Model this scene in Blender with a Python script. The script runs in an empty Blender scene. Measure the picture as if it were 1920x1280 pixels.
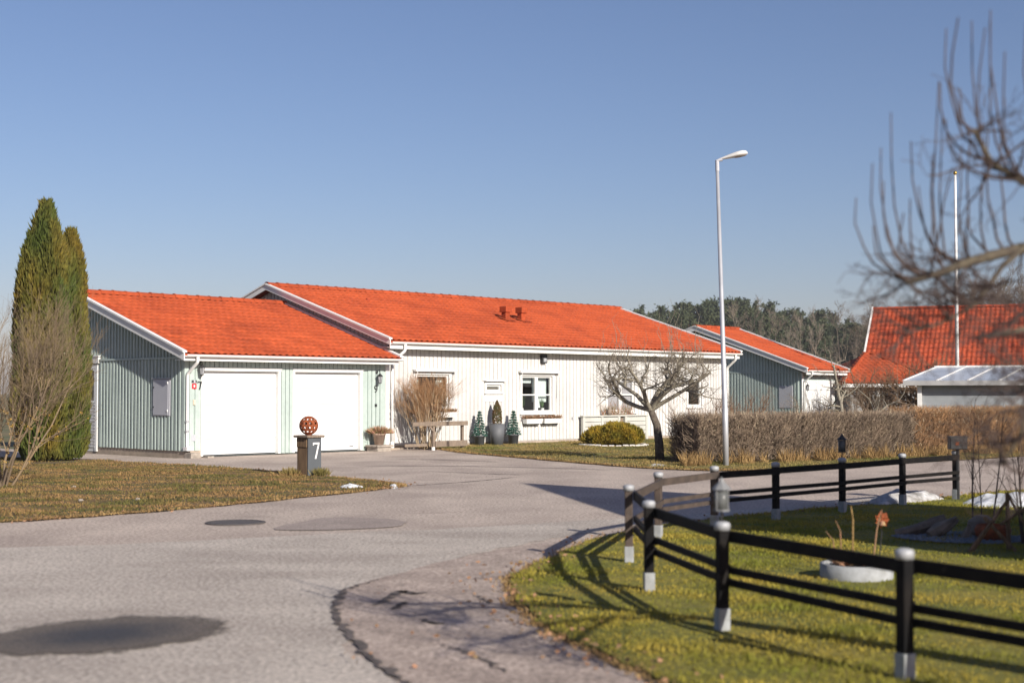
import bpy, bmesh, math, random
import numpy as np
from mathutils import Vector, Matrix

random.seed(7)
RNG = np.random.default_rng(11)
R = math.radians
scene = bpy.context.scene
COL = scene.collection

# ------------------------------------------------------------------ camera, sky, sun, exposure
cam_d = bpy.data.cameras.new('camera')
cam = bpy.data.objects.new('camera', cam_d)
COL.objects.link(cam)
cam.location = (0, 0, 1.58)
cam.rotation_euler = (R(90) + math.atan(95 / 2667.0), 0, 0)
cam_d.lens = 50.0
cam_d.sensor_width = 36.0
cam_d.clip_start = 0.1
cam_d.clip_end = 3000
cam_d.dof.use_dof = True
cam_d.dof.focus_distance = 36.0
cam_d.dof.aperture_fstop = 1.7
scene.camera = cam

SUN_AZ, SUN_EL = R(-55.5), R(25.0)
SUN = Vector((math.cos(SUN_EL) * math.cos(SUN_AZ), math.cos(SUN_EL) * math.sin(SUN_AZ), math.sin(SUN_EL)))
world = bpy.data.worlds.new('World')
scene.world = world
world.use_nodes = True
wn = world.node_tree
wn.nodes.clear()
sky = wn.nodes.new('ShaderNodeTexSky')
sky.sky_type = 'NISHITA'
sky.sun_disc = False
sky.sun_elevation = SUN_EL
sky.sun_rotation = math.atan2(SUN.x, SUN.y)
sky.altitude = 0
sky.air_density = 1.0
sky.dust_density = 0.9
sky.ozone_density = 8.0
wbg = wn.nodes.new('ShaderNodeBackground')
wbg.inputs['Strength'].default_value = 0.075
wo = wn.nodes.new('ShaderNodeOutputWorld')
tint = wn.nodes.new("ShaderNodeVectorMath"); tint.operation = "MULTIPLY"; tint.inputs[1].default_value = (1.56, 1.06, 0.91)
wn.links.new(sky.outputs[0], tint.inputs[0])
wn.links.new(tint.outputs[0], wbg.inputs["Color"])
wn.links.new(wbg.outputs[0], wo.inputs['Surface'])

sun_d = bpy.data.lights.new('sun', 'SUN')
sun_d.energy = 4.8
sun_d.angle = R(0.5)
sun_d.color = (1.0, 0.93, 0.82)
sun_o = bpy.data.objects.new('sun', sun_d)
COL.objects.link(sun_o)
sun_o.rotation_euler = (-SUN).to_track_quat('-Z', 'Y').to_euler()
sun_o.location = (20, -30, 30)

scene.render.engine = 'CYCLES'
scene.view_settings.view_transform = 'Standard'
scene.view_settings.look = 'None'
scene.view_settings.gamma = 1.0
scene.view_settings.exposure = 0.54

# ------------------------------------------------------------------ materials
def mat(name, c1, c2=None, scale=4.0, rough=0.7, fine=None, bump=0.0, bscale=60.0, metal=0.0, spec=0.4,
        detail=4.0, stretch=None, lo=0.35, hi=0.65, jitter=0.0, trans=0.0):
    """colour = noise mix of c1/c2 in world position (+ optional fine speckle, + per-object value jitter)"""
    m = bpy.data.materials.new(name)
    m.use_nodes = True
    nt = m.node_tree
    N, L = nt.nodes, nt.links
    b = N['Principled BSDF']
    b.inputs['Roughness'].default_value = rough
    b.inputs['Metallic'].default_value = metal
    b.inputs['Specular IOR Level'].default_value = spec
    geo = N.new('ShaderNodeNewGeometry')
    vec = geo.outputs['Position']
    if stretch:
        mp = N.new('ShaderNodeMapping')
        mp.inputs['Scale'].default_value = stretch
        L.new(vec, mp.inputs['Vector'])
        vec = mp.outputs['Vector']
    c2 = c2 or tuple(x * 0.82 for x in c1)
    no = N.new('ShaderNodeTexNoise')
    no.inputs['Scale'].default_value = scale
    no.inputs['Detail'].default_value = detail
    L.new(vec, no.inputs['Vector'])
    rp = N.new('ShaderNodeValToRGB')
    rp.color_ramp.elements[0].position = lo
    rp.color_ramp.elements[1].position = hi
    rp.color_ramp.elements[0].color = (*c1, 1)
    rp.color_ramp.elements[1].color = (*c2, 1)
    L.new(no.outputs['Fac'], rp.inputs['Fac'])
    col = rp.outputs['Color']
    if fine:
        fs, famt = fine
        n2 = N.new('ShaderNodeTexNoise')
        n2.inputs['Scale'].default_value = fs
        n2.inputs['Detail'].default_value = 2
        L.new(geo.outputs['Position'], n2.inputs['Vector'])
        mr = N.new('ShaderNodeMapRange')
        mr.inputs[1].default_value = 0.3; mr.inputs[2].default_value = 0.7
        mr.inputs[3].default_value = 1 - famt; mr.inputs[4].default_value = 1 + famt
        L.new(n2.outputs['Fac'], mr.inputs[0])
        mx = N.new('ShaderNodeVectorMath'); mx.operation = 'SCALE'
        L.new(col, mx.inputs[0]); L.new(mr.outputs[0], mx.inputs['Scale'])
        col = mx.outputs[0]
    if jitter:
        oi = N.new('ShaderNodeObjectInfo')
        mr = N.new('ShaderNodeMapRange')
        mr.inputs[3].default_value = 1 - jitter; mr.inputs[4].default_value = 1 + jitter
        L.new(oi.outputs['Random'], mr.inputs[0])
        mx = N.new('ShaderNodeVectorMath'); mx.operation = 'SCALE'
        L.new(col, mx.inputs[0]); L.new(mr.outputs[0], mx.inputs['Scale'])
        col = mx.outputs[0]
    L.new(col, b.inputs['Base Color'])
    if bump:
        nb = N.new('ShaderNodeTexNoise')
        nb.inputs['Scale'].default_value = bscale
        nb.inputs['Detail'].default_value = 3
        L.new(vec, nb.inputs['Vector'])
        bn = N.new('ShaderNodeBump')
        bn.inputs['Strength'].default_value = bump
        bn.inputs['Distance'].default_value = 0.02
        L.new(nb.outputs['Fac'], bn.inputs['Height'])
        L.new(bn.outputs['Normal'], b.inputs['Normal'])
    if trans:
        tr = N.new('ShaderNodeBsdfTranslucent')
        L.new(col, tr.inputs['Color'])
        ms = N.new('ShaderNodeMixShader'); ms.inputs[0].default_value = trans
        L.new(b.outputs[0], ms.inputs[1]); L.new(tr.outputs[0], ms.inputs[2])
        L.new(ms.outputs[0], N['Material Output'].inputs['Surface'])
    return m

def glass_mat(name, tint, gl=0.25, rough=0.03):
    m = bpy.data.materials.new(name); m.use_nodes = True
    N, L = m.node_tree.nodes, m.node_tree.links
    N.remove(N['Principled BSDF'])
    t = N.new('ShaderNodeBsdfTransparent'); t.inputs[0].default_value = (*tint, 1)
    g = N.new('ShaderNodeBsdfGlossy'); g.inputs['Roughness'].default_value = rough
    fr = N.new('ShaderNodeLayerWeight'); fr.inputs[0].default_value = 0.35
    mr = N.new('ShaderNodeMath'); mr.operation = 'MULTIPLY_ADD'; mr.inputs[1].default_value = 0.35; mr.inputs[2].default_value = gl * 0.12
    L.new(fr.outputs['Facing'], mr.inputs[0])
    mx = N.new('ShaderNodeMixShader')
    L.new(mr.outputs[0], mx.inputs[0]); L.new(t.outputs[0], mx.inputs[1]); L.new(g.outputs[0], mx.inputs[2])
    L.new(mx.outputs[0], N['Material Output'].inputs['Surface'])
    return m

M = {}
M['white'] = mat('white_paint', (.575, .565, .55), (.515, .505, .49), 1.2, .6, fine=(14, .05), jitter=.035)
M['trim'] = mat('white_trim', (.72, .72, .71), (.66, .66, .65), 3, .45)
M['door'] = mat('white_door_steel', (.70, .70, .70), (.66, .66, .655), 1, .45)
M['teal'] = mat('teal_paint', (.405, .478, .450), (.350, .420, .398), 1.3, .6, fine=(10, .05), jitter=.05)
M['tile'] = mat('clay_tile', (.345, .064, .021), (.250, .044, .016), .9, .8, fine=(9, .14), jitter=.12, spec=.2, detail=10, lo=.42, hi=.72)
def weather(mt, col, scale, lo, hi, amt, stretch=(1, 1, 1)):
    N, L = mt.node_tree.nodes, mt.node_tree.links; b = N['Principled BSDF']; src = b.inputs['Base Color'].links[0].from_socket
    g_ = N.new('ShaderNodeNewGeometry'); mp = N.new('ShaderNodeMapping'); mp.inputs['Scale'].default_value = stretch; L.new(g_.outputs['Position'], mp.inputs['Vector'])
    n_ = N.new('ShaderNodeTexNoise'); n_.inputs['Scale'].default_value = scale; n_.inputs['Detail'].default_value = 10; n_.inputs['Roughness'].default_value = .72; L.new(mp.outputs[0], n_.inputs['Vector'])
    r_ = N.new('ShaderNodeMapRange'); r_.inputs[1].default_value = lo; r_.inputs[2].default_value = hi; r_.inputs[4].default_value = amt; L.new(n_.outputs['Fac'], r_.inputs[0])
    mx = N.new('ShaderNodeMix'); mx.data_type = 'RGBA'; mx.inputs['B'].default_value = (*col, 1); L.new(r_.outputs[0], mx.inputs['Factor']); L.new(src, mx.inputs['A']); L.new(mx.outputs['Result'], b.inputs['Base Color'])
weather(M['tile'], (.18, .060, .032), 2.6, .56, .76, .30)
weather(M['tile'], (.34, .20, .13), 11, .66, .76, .3)
M['tile2'] = mat('old_clay_tile', (.40, .074, .030), (.26, .046, .022), 2.2, .85, fine=(7, .25), spec=.2)
M['plinth'] = mat('plinth_concrete', (.42, .34, .27), (.32, .26, .21), 5, .9, bump=.3)
M['asphalt'] = mat('asphalt', (.480, .402, .345), (.360, .298, .258), .8, .92, fine=(26, .40), bump=.6, bscale=60, stretch=(1, .7, 1), detail=11, spec=.2)
M['gravel_a'] = mat('gravelly_asphalt', (.475, .422, .372), (.360, .314, .276), .9, .94, fine=(30, .42), bump=.7, bscale=60, detail=12, spec=.2, stretch=(.6, 1.1, 1))
M['pink_a'] = mat('old_asphalt', (.430, .350, .302), (.310, .250, .216), 2.0, .94, fine=(30, .40), bump=.6, bscale=60, detail=11, spec=.2)
M['patch'] = mat('asphalt_patch', (.320, .268, .240), (.270, .225, .202), 2, .92, fine=(40, .30), spec=.2)
M['wet'] = mat('wet_asphalt', (.040, .038, .042), (.068, .060, .056), 3.2, .50, fine=(45, .35), spec=.35, bump=.6, bscale=70)
M['damp'] = mat('damp_asphalt', (.075, .062, .052), (.105, .088, .075), 4, .85, fine=(40, .35), spec=.2)
M['crack'] = mat('asphalt_crack', (.060, .050, .046), (.13, .108, .10), 9, .95)
M['soil'] = mat('soil', (.16, .115, .075), (.075, .055, .038), 8, .95, bump=.6)
M['ground'] = mat('meadow', (.17, .13, .06), (.09, .10, .04), .3, .95, fine=(20, .3))
M['lawn_dry'] = mat('dry_lawn', (.155, .090, .040), (.068, .066, .020), 1.1, .95, fine=(22, .4), detail=8, stretch=(.6, 1.5, 1), lo=.40, hi=.60)
M['lawn_mid'] = mat('olive_lawn', (.19, .140, .060), (.100, .105, .032), .8, .95, fine=(22, .35), detail=7)
M['lawn_green'] = mat('green_lawn', (.20, .165, .026), (.095, .105, .015), .9, .95, fine=(18, .35), detail=8)
M['blade_dry'] = mat('dry_grass_blades', (.30, .180, .074), (.120, .112, .030), 1.4, .9, fine=(40, .45), detail=9, stretch=(.6, 1.5, 1), trans=.25, lo=.40, hi=.60)
M['blade_mid'] = mat('olive_grass_blades', (.32, .225, .085), (.145, .145, .036), .8, .9, fine=(40, .4), detail=7, trans=.25)
M['blade_green'] = mat('green_grass_blades', (.38, .29, .050), (.185, .195, .024), 1.1, .9, fine=(22, .4), detail=8, trans=.3, lo=.38, hi=.62)
M['straw'] = mat('straw', (.36, .24, .10), (.22, .13, .05), 2, .9, fine=(40, .4), trans=.2)
M['fence'] = mat('black_fence_paint', (.006, .006, .007), (.013, .011, .010), 6, .75, spec=.12, bump=.15)
M['fence_worn'] = mat('worn_brown_fence_wood', (.085, .062, .050), (.050, .038, .032), 8, .8, bump=.3)
M['galv'] = mat('galvanised_steel', (.40, .41, .43), (.30, .31, .33), 12, .62, metal=.25)
M['lantern_grey'] = mat('weathered_grey_metal', (.22, .225, .23), (.16, .165, .17), 12, .6, metal=.2)
M['postfoot'] = mat('pale_concrete_foot', (.33, .345, .36), (.24, .25, .255), 10, .85)
M['pole'] = mat('zinc_pole', (.50, .51, .54), (.42, .43, .46), 3, .5, metal=.45)
M['lamp'] = mat('lamp_housing', (.68, .67, .66), (.58, .57, .56), 6, .45)
M['dark'] = mat('dark_metal', (.018, .019, .021), (.03, .03, .032), 8, .5)
M['lens'] = mat('lamp_lens', (.20, .17, .15), (.26, .22, .2), 8, .3)
M['rust'] = mat('rust', (.30, .075, .022), (.15, .040, .016), 18, .9, bump=.4)
M['greywood'] = mat('grey_wood', (.26, .20, .15), (.16, .125, .10), 6, .9, stretch=(9, 9, 1), bump=.4)
M['wood'] = mat('brown_post_wood', (.23, .15, .085), (.11, .068, .040), 3, .85, stretch=(14, 14, 1), bump=.5)
M['slate'] = mat('grey_number_board', (.085, .095, .105), (.07, .078, .088), 3, .55)
M['bark'] = mat('apple_bark', (.070, .050, .040), (.13, .11, .085), 14, .95, bump=.6, bscale=40)
M['limb'] = mat('lichen_bark', (.15, .125, .10), (.30, .275, .21), 20, .95, bump=.4)
M['twig'] = mat('twig', (.135, .105, .085), (.26, .23, .175), 20, .9)
M['twig_near'] = mat('reddish_twig', (.060, .040, .036), (.095, .068, .058), 9, .85)
M['bark_near'] = mat('foreground_bark', (.060, .047, .038), (.125, .105, .072), 9, .95, bump=.4)
M['shrub'] = mat('shrub_stem', (.255, .185, .105), (.145, .108, .078), 3, .9, lo=.3, hi=.7)
M['lichen'] = mat('lichen_yellow_stem', (.36, .22, .03), (.20, .15, .10), 9, .9)
M['hedge'] = mat('hedge_twig', (.225, .168, .120), (.125, .092, .068), 1.6, .92, fine=(16, .5))
M['hedge_cu'] = mat('copper_hedge_twig', (.29, .165, .080), (.18, .105, .058), 1.4, .92, fine=(16, .5))
M['pale_twig'] = mat('pale_hedge_twig', (.40, .33, .22), (.26, .20, .14), 6, .9)
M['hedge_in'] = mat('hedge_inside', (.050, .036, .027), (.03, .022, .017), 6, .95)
M['thuja'] = mat('thuja_foliage', (.062, .085, .013), (.150, .108, .014), 2.0, .8, fine=(12, .4), stretch=(1, 1, .35), trans=.15, lo=.40, hi=.70)
M['gold'] = mat('golden_conifer', (.36, .235, .020), (.17, .145, .016), 3.0, .8, fine=(12, .45), trans=.2)
M['blue_fir'] = mat('blue_green_needles', (.020, .085, .060), (.050, .14, .11), 14, .7)
M['tip'] = mat('frosted_tip', (.62, .66, .66), None, 8, .8)
M['cone_fir'] = mat('brown_green_needles', (.095, .095, .030), (.15, .075, .035), 6, .85)
M['pine'] = mat('pine_needles', (.026, .040, .018), (.058, .068, .030), .22, .85, fine=(2.5, .3))
M['trunk'] = mat('pine_trunk', (.13, .085, .06), (.20, .12, .075), 1, .9)
M['birch'] = mat('birch_twig', (.22, .18, .14), (.13, .105, .085), .6, .9)
M['fartwig'] = mat('far_bare_twig', (.15, .12, .095), (.10, .08, .065), .6, .9)
M['potgrey'] = mat('grey_planter', (.11, .115, .125), (.085, .09, .10), 3, .6)
M['clay'] = mat('weathered_clay_pot', (.40, .29, .22), (.30, .22, .17), 7, .9, bump=.2)
M['stone'] = mat('stone', (.38, .33, .28), (.24, .21, .18), 7, .9, bump=.5)
M['stone_w'] = mat('white_stone_edging', (.62, .60, .57), (.48, .46, .44), 6, .85, bump=.4)
M['gravel'] = mat('blue_gravel', (.20, .22, .25), (.11, .12, .14), 22, .9)
M['heather'] = mat('dry_heather', (.33, .17, .10), (.17, .12, .06), 16, .9)
M['heather_p'] = mat('pink_heather', (.42, .20, .15), (.22, .20, .07), 12, .9)
M['leaf'] = mat('house_plant_leaf', (.045, .095, .035), (.10, .15, .06), 12, .5)
M['leaf_y'] = mat('yellow_plant_leaf', (.16, .17, .035), (.09, .12, .03), 12, .5)
M['curtain'] = mat('white_curtain', (.62, .68, .66), (.55, .61, .60), 6, .9)
M['blind'] = mat('grey_blind', (.40, .37, .40), (.34, .32, .34), 40, .8)
M['room'] = mat('room_wall', (.20, .18, .15), (.15, .135, .115), 2, .9)
M['glass'] = glass_mat('window_glass', (.92, .95, .94))
M['roofsheet'] = mat('pale_roof_sheet', (.42, .45, .50), (.34, .37, .42), 1.2, .35, spec=.5)
M['shedwall_shaded'] = mat('shade_darkened_boards', (.30, .32, .34), (.25, .27, .29), 2, .7, jitter=.03)  # shade on the lighter shed wall is put into this darker grey
M['pale_board'] = mat('pale_weathered_board', (.50, .50, .46), (.42, .42, .39), 3, .8, jitter=.04)
M['greyboard'] = mat('grey_boards', (.36, .36, .36), (.30, .30, .30), 2, .8, jitter=.04)
M['cab'] = mat('grey_cabinet', (.42, .43, .47), (.40, .41, .45), 3, .5)
M['red'] = mat('red_sign', (.60, .03, .04), None, 3, .5)
M['cream'] = mat('cream_plastic', (.62, .54, .42), None, 3, .5)
M['snow'] = mat('snow', (.60, .62, .66), (.40, .41, .43), 4.5, .8, fine=(22, .18), bump=.8, bscale=22)
M['dirtysnow'] = mat('dirty_snow', (.52, .52, .54), (.24, .225, .21), 5, .85, fine=(22, .2), bump=.9, bscale=22)
M['iron'] = mat('cast_iron', (.075, .066, .062), (.10, .088, .082), 20, .7, bump=.3)
M['drift'] = mat('driftwood', (.24, .19, .15), (.13, .10, .08), 5, .9, bump=.5)
M['pole_white'] = mat('white_flagpole', (.80, .80, .80), None, 2, .35)
M['brass'] = mat('gold_finial', (.5, .36, .10), None, 2, .35, metal=.8)
M['white_num'] = mat('white_number', (.85, .85, .85), None, 2, .5)

weather(M['asphalt'], (.20, .165, .145), 1.4, .58, .70, .45, (.5, 1.2, 1)); weather(M['gravel_a'], (.26, .215, .185), 1.5, .57, .70, .38, (.45, 1.0, 1)); weather(M['pink_a'], (.17, .14, .125), 2.6, .57, .68, .55)
weather(M['door'], (.50, .47, .43), 1.5, .60, .80, .35, (1, 1, .6)); weather(M['fence'], (.09, .075, .06), 9, .62, .74, .5); weather(M['postfoot'], (.16, .15, .11), 14, .52, .70, .6)
# ------------------------------------------------------------------ object helpers
def empty(name, loc=(0, 0, 0), rz=0.0):
    o = bpy.data.objects.new(name, None)
    o.empty_display_size = .2
    COL.objects.link(o)
    o.location = loc
    o.rotation_euler = (0, 0, rz)
    return o

def tag(o, label=None, cat=None, group=None, kind=None):
    if label: o['label'] = label
    if cat: o['category'] = cat
    if group: o['group'] = group
    if kind: o['kind'] = kind
    return o

def link(name, me, parent=None, loc=None, rot=None, scale=None):
    o = bpy.data.objects.new(name, me)
    COL.objects.link(o)
    if parent: o.parent = parent
    if loc is not None: o.location = loc
    if rot is not None: o.rotation_euler = rot
    if scale is not None: o.scale = scale
    return o

def np_mesh(name, V, F, m, smooth=False):
    V = np.asarray(V, dtype=np.float32); F = np.asarray(F, dtype=np.int32)
    me = bpy.data.meshes.new(name)
    me.vertices.add(len(V)); me.vertices.foreach_set('co', V.ravel())
    n, k = F.shape
    me.loops.add(n * k); me.loops.foreach_set('vertex_index', F.ravel())
    me.polygons.add(n); me.polygons.foreach_set('loop_start', np.arange(0, n * k, k, dtype=np.int32))
    me.polygons.foreach_set('use_smooth', np.full(n, smooth, dtype=bool))
    me.materials.append(m)
    me.update(calc_edges=True)
    me.validate()
    return me

class MB:
    def __init__(s): s.v = []; s.f = []
    def add(s, vs, fs):
        b = len(s.v); s.v += [tuple(v) for v in vs]; s.f += [tuple(i + b for i in f) for f in fs]; return s
    def box(s, x0, x1, y0, y1, z0, z1):
        return s.add([(x0,y0,z0),(x1,y0,z0),(x1,y1,z0),(x0,y1,z0),(x0,y0,z1),(x1,y0,z1),(x1,y1,z1),(x0,y1,z1)],
                     [(3,2,1,0),(4,5,6,7),(0,1,5,4),(1,2,6,5),(2,3,7,6),(3,0,4,7)])
    def bar(s, p, q, w, h, up=(0, 0, 1)):
        p, q = Vector(p), Vector(q); d = (q - p).normalized(); up = Vector(up)
        a = d.cross(up)
        if a.length < 1e-4: a = d.cross(Vector((1, 0, 0)))
        a.normalize(); b = a.cross(d).normalized(); a = a * w / 2; b = b * h / 2
        vs = [p - a - b, p + a - b, p + a + b, p - a + b, q - a - b, q + a - b, q + a + b, q - a + b]
        return s.add(vs, [(0,1,2,3),(7,6,5,4),(4,5,1,0),(5,6,2,1),(6,7,3,2),(7,4,0,3)])
    def tube(s, pts, rad, n=8, cap=True):
        pts = [Vector(p) for p in pts]
        if not hasattr(rad, '__len__'): rad = [rad] * len(pts)
        base = len(s.v); ref = None
        for i, p in enumerate(pts):
            t = (pts[min(i + 1, len(pts) - 1)] - pts[max(i - 1, 0)])
            t = t.normalized() if t.length > 1e-7 else Vector((0, 0, 1))
            if ref is None:
                ref = Vector((0, 0, 1)) if abs(t.z) < .9 else Vector((1, 0, 0))
            u = t.cross(ref)
            if u.length < 1e-4: u = t.cross(Vector((0, 1, 0)))
            u.normalize(); w = u.cross(t); ref = w
            for k in range(n):
                a = 2 * math.pi * k / n
                s.v.append(tuple(p + (u * math.cos(a) + w * math.sin(a)) * rad[i]))
        for i in range(len(pts) - 1):
            for k in range(n):
                a = base + i * n + k; b = base + i * n + (k + 1) % n
                s.f.append((a, b, b + n, a + n))
        if cap:
            s.f.append(tuple(base + k for k in range(n)))
            e = base + (len(pts) - 1) * n
            s.f.append(tuple(e + n - 1 - k for k in range(n)))
        return s
    def lathe(s, prof, n=20, c=(0, 0, 0), sx=1.0, sy=1.0):
        base = len(s.v)
        for r, z in prof:
            for k in range(n):
                a = 2 * math.pi * k / n
                s.v.append((c[0] + r * math.cos(a) * sx, c[1] + r * math.sin(a) * sy, c[2] + z))
        for i in range(len(prof) - 1):
            for k in range(n):
                a = base + i * n + k; b = base + i * n + (k + 1) % n
                s.f.append((a, b, b + n, a + n))
        s.f.append(tuple(base + n - 1 - k for k in range(n)))
        e = base + (len(prof) - 1) * n
        s.f.append(tuple(e + k for k in range(n)))
        return s
    def build(s, name, m, parent=None, smooth=False, loc=None, rot=None, bevel=0):
        me = bpy.data.meshes.new(name)
        me.from_pydata(s.v, [], s.f)
        me.materials.append(m)
        if smooth:
            for p in me.polygons: p.use_smooth = len(p.vertices) == 4
        me.update()
        bm = bmesh.new(); bm.from_mesh(me)
        bmesh.ops.recalc_face_normals(bm, faces=bm.faces)
        bm.to_mesh(me); bm.free()
        o = link(name, me, parent, loc, rot)
        if bevel:
            md = o.modifiers.new('bevel', 'BEVEL'); md.width = bevel; md.segments = 2; md.limit_method = 'ANGLE'
        return o

_unit = {}
def unit_box(mname):
    if mname not in _unit:
        mb = MB().box(-.5, .5, -.5, .5, -.5, .5)
        me = bpy.data.meshes.new('board_' + mname); me.from_pydata(mb.v, [], mb.f); me.materials.append(M[mname]); me.update()
        _unit[mname] = me
    return _unit[mname]

def slab(name, mname, parent, x0, x1, y0, y1, z0, z1):
    return link(name, unit_box(mname), parent, ((x0+x1)/2, (y0+y1)/2, (z0+z1)/2), None, (x1-x0, y1-y0, z1-z0))

def copy_tree(o, parent=None):
    c = o.copy(); COL.objects.link(c); c.parent = parent
    for ch in list(o.children): copy_tree(ch, c)
    return c

# vectorised twigs: P (N,k,3), rad (N,k)
def tubes_np(P, rad, n=3):
    P = np.asarray(P, float); rad = np.asarray(rad, float)
    N, k, _ = P.shape
    T = np.empty_like(P)
    T[:, 1:-1] = P[:, 2:] - P[:, :-2]; T[:, 0] = P[:, 1] - P[:, 0]; T[:, -1] = P[:, -1] - P[:, -2]
    T /= np.linalg.norm(T, axis=2, keepdims=True) + 1e-9
    mean = P[:, -1] - P[:, 0]
    ref = np.where(np.abs(mean[:, 2:3]) > .8 * np.linalg.norm(mean, axis=1, keepdims=True), np.array([[1., .13, 0]]), np.array([[0, .1, 1.]]))
    U = np.cross(T, ref[:, None, :]); U /= np.linalg.norm(U, axis=2, keepdims=True) + 1e-9
    W = np.cross(U, T)
    a = np.arange(n) * 2 * math.pi / n
    V = P[:, :, None, :] + rad[:, :, None, None] * (U[:, :, None, :] * np.cos(a)[None, None, :, None] + W[:, :, None, :] * np.sin(a)[None, None, :, None])
    idx = np.arange(N * k * n).reshape(N, k, n)
    A = idx[:, :-1, :]; B = np.roll(idx, -1, axis=2)[:, :-1, :]; C = np.roll(idx, -1, axis=2)[:, 1:, :]; D = idx[:, 1:, :]
    F = np.stack([A, B, C, D], axis=-1).reshape(-1, 4)
    return V.reshape(-1, 3), F

# diamond leaf blades
def blades_np(B, D, length, width, rng):
    B = np.asarray(B, float); D = np.asarray(D, float)
    D = D / (np.linalg.norm(D, axis=1, keepdims=True) + 1e-9)
    S = np.cross(D, rng.normal(size=D.shape)); S /= np.linalg.norm(S, axis=1, keepdims=True) + 1e-9
    length = np.broadcast_to(np.asarray(length, float), (len(B),))[:, None]
    width = np.broadcast_to(np.asarray(width, float), (len(B),))[:, None]
    V = np.stack([B, B + D * length * .45 + S * width / 2, B + D * length, B + D * length * .45 - S * width / 2], axis=1).reshape(-1, 3)
    F = np.arange(len(B) * 4).reshape(-1, 4)
    return V, F

def grow(out, rng, p, d, L, r, lvl, cfg):
    """out[lvl] gets (pts, radii); cfg: per-level dicts"""
    c = cfg[lvl]; k = 6
    pts = [np.array(p, float)]; d = np.array(d, float); d /= np.linalg.norm(d)
    for i in range(k - 1):
        d = d + rng.normal(size=3) * c['wig'] + np.array([0, 0, c.get('up', 0)])
        d /= np.linalg.norm(d)
        pts.append(pts[-1] + d * L / (k - 1))
    pts = np.array(pts); rad = np.linspace(r, max(r * c.get('taper', .45), .0015), k)
    out.setdefault(lvl, []).append((pts, rad))
    if lvl + 1 >= len(cfg): return
    n = cfg[lvl + 1]
    cnt = int(rng.integers(n['n'][0], n['n'][1] + 1))
    for j in range(cnt):
        f = rng.uniform(n.get('f0', .25), 1.0) if j else 1.0
        x = f * (k - 1); i = min(int(x), k - 2); q = pts[i] + (pts[i + 1] - pts[i]) * (x - i)
        t = pts[i + 1] - pts[i]; t /= np.linalg.norm(t)
        ang = R(rng.uniform(*n['ang']))
        ax = np.cross(t, rng.normal(size=3)); ax /= np.linalg.norm(ax) + 1e-9
        nd = t * math.cos(ang) + ax * math.sin(ang) + np.array([0, 0, n.get('lift', 0)])
        grow(out, rng, q, nd, rng.uniform(*n['L']) * (1 - .35 * f if n.get('short', True) else 1), (r + (max(r * c.get('taper', .45), .0015) - r) * f) * n.get('rr', .65), lvl + 1, cfg)

def grown_mesh(name, branches, m, sides, parent=None, smooth=True):
    P = np.array([b[0] for b in branches]); rd = np.array([b[1] for b in branches])
    V, F = tubes_np(P, rd, sides)
    return link(name, np_mesh(name, V, F, m, smooth), parent)

# smooth outlines and flat sheets
def smooth_outline(pts, sub=6, jit=0.0, seed=1, closed=True):
    rg = random.Random(seed); out = []; n = len(pts)
    rngi = range(n) if closed else range(n - 1)
    for i in rngi:
        g = lambda j: pts[j % n] if closed else pts[max(0, min(n - 1, j))]
        p0, p1, p2, p3 = g(i - 1), g(i), g(i + 1), g(i + 2)
        for s in range(sub):
            t = s / sub
            q = [0.5 * ((2 * p1[a]) + (-p0[a] + p2[a]) * t + (2 * p0[a] - 5 * p1[a] + 4 * p2[a] - p3[a]) * t * t + (-p0[a] + 3 * p1[a] - 3 * p2[a] + p3[a]) * t ** 3) for a in (0, 1)]
            out.append((q[0] + rg.uniform(-jit, jit), q[1] + rg.uniform(-jit, jit)))
    if not closed: out.append(tuple(pts[-1]))
    return out

def sheet(name, outline, z, m, skirt=0.0, parent=None):
    bm = bmesh.new()
    vs = [bm.verts.new((x, y, z)) for x, y in outline]
    f = bm.faces.new(vs)
    if f.normal.z < 0: f.normal_flip()
    bm.normal_update()
    if f.normal.z < 0: f.normal_flip()
    if skirt:
        lo = [bm.verts.new((x, y, z - skirt)) for x, y in outline]
        for i in range(len(vs)):
            j = (i + 1) % len(vs)
            bm.faces.new((vs[i], vs[j], lo[j], lo[i]))
    bmesh.ops.triangulate(bm, faces=[f])
    bmesh.ops.recalc_face_normals(bm, faces=bm.faces)
    me = bpy.data.meshes.new(name); bm.to_mesh(me); bm.free()
    me.materials.append(m)
    return link(name, me, parent)

def inside(pts, poly):
    x, y = pts[:, 0], pts[:, 1]; r = np.zeros(len(pts), bool); n = len(poly)
    for i in range(n):
        x1, y1 = poly[i]; x2, y2 = poly[(i + 1) % n]
        if y1 == y2: continue
        c = ((y1 > y) != (y2 > y)) & (x < (x2 - x1) * (y - y1) / (y2 - y1) + x1)
        r ^= c
    return r

# ------------------------------------------------------------------ ground, road, lawns
FA = R(46.4)                                    # facade direction of the row of houses (from +X)
DX, DY = math.cos(FA), math.sin(FA)
def hw(o, s, y, z=0.0):                         # house frame -> world
    return (o[0] + DX * s - DY * y, o[1] + DY * s + DX * y, z)
O1 = (-7.87, 34.22)
O3 = (11.98, 58.8)

tag(sheet('ground', [(-900, -200), (900, -200), (900, 1400), (-900, 1400)], -0.02, M['ground']), kind='structure')
road_pts = [(-40, -12), (40, -12), (40, 60), (20, 44), (12, 36.5), (6, 33), hw(O1, 10, -.2)[:2], hw(O1, 6.5, .1)[:2], hw(O1, -.2, .1)[:2], hw(O1, -.2, 9)[:2], hw(O1, -3.5, 9)[:2], (-40, 30)]
tag(sheet('road', road_pts, 0.0, M['asphalt']), kind='structure')

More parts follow.
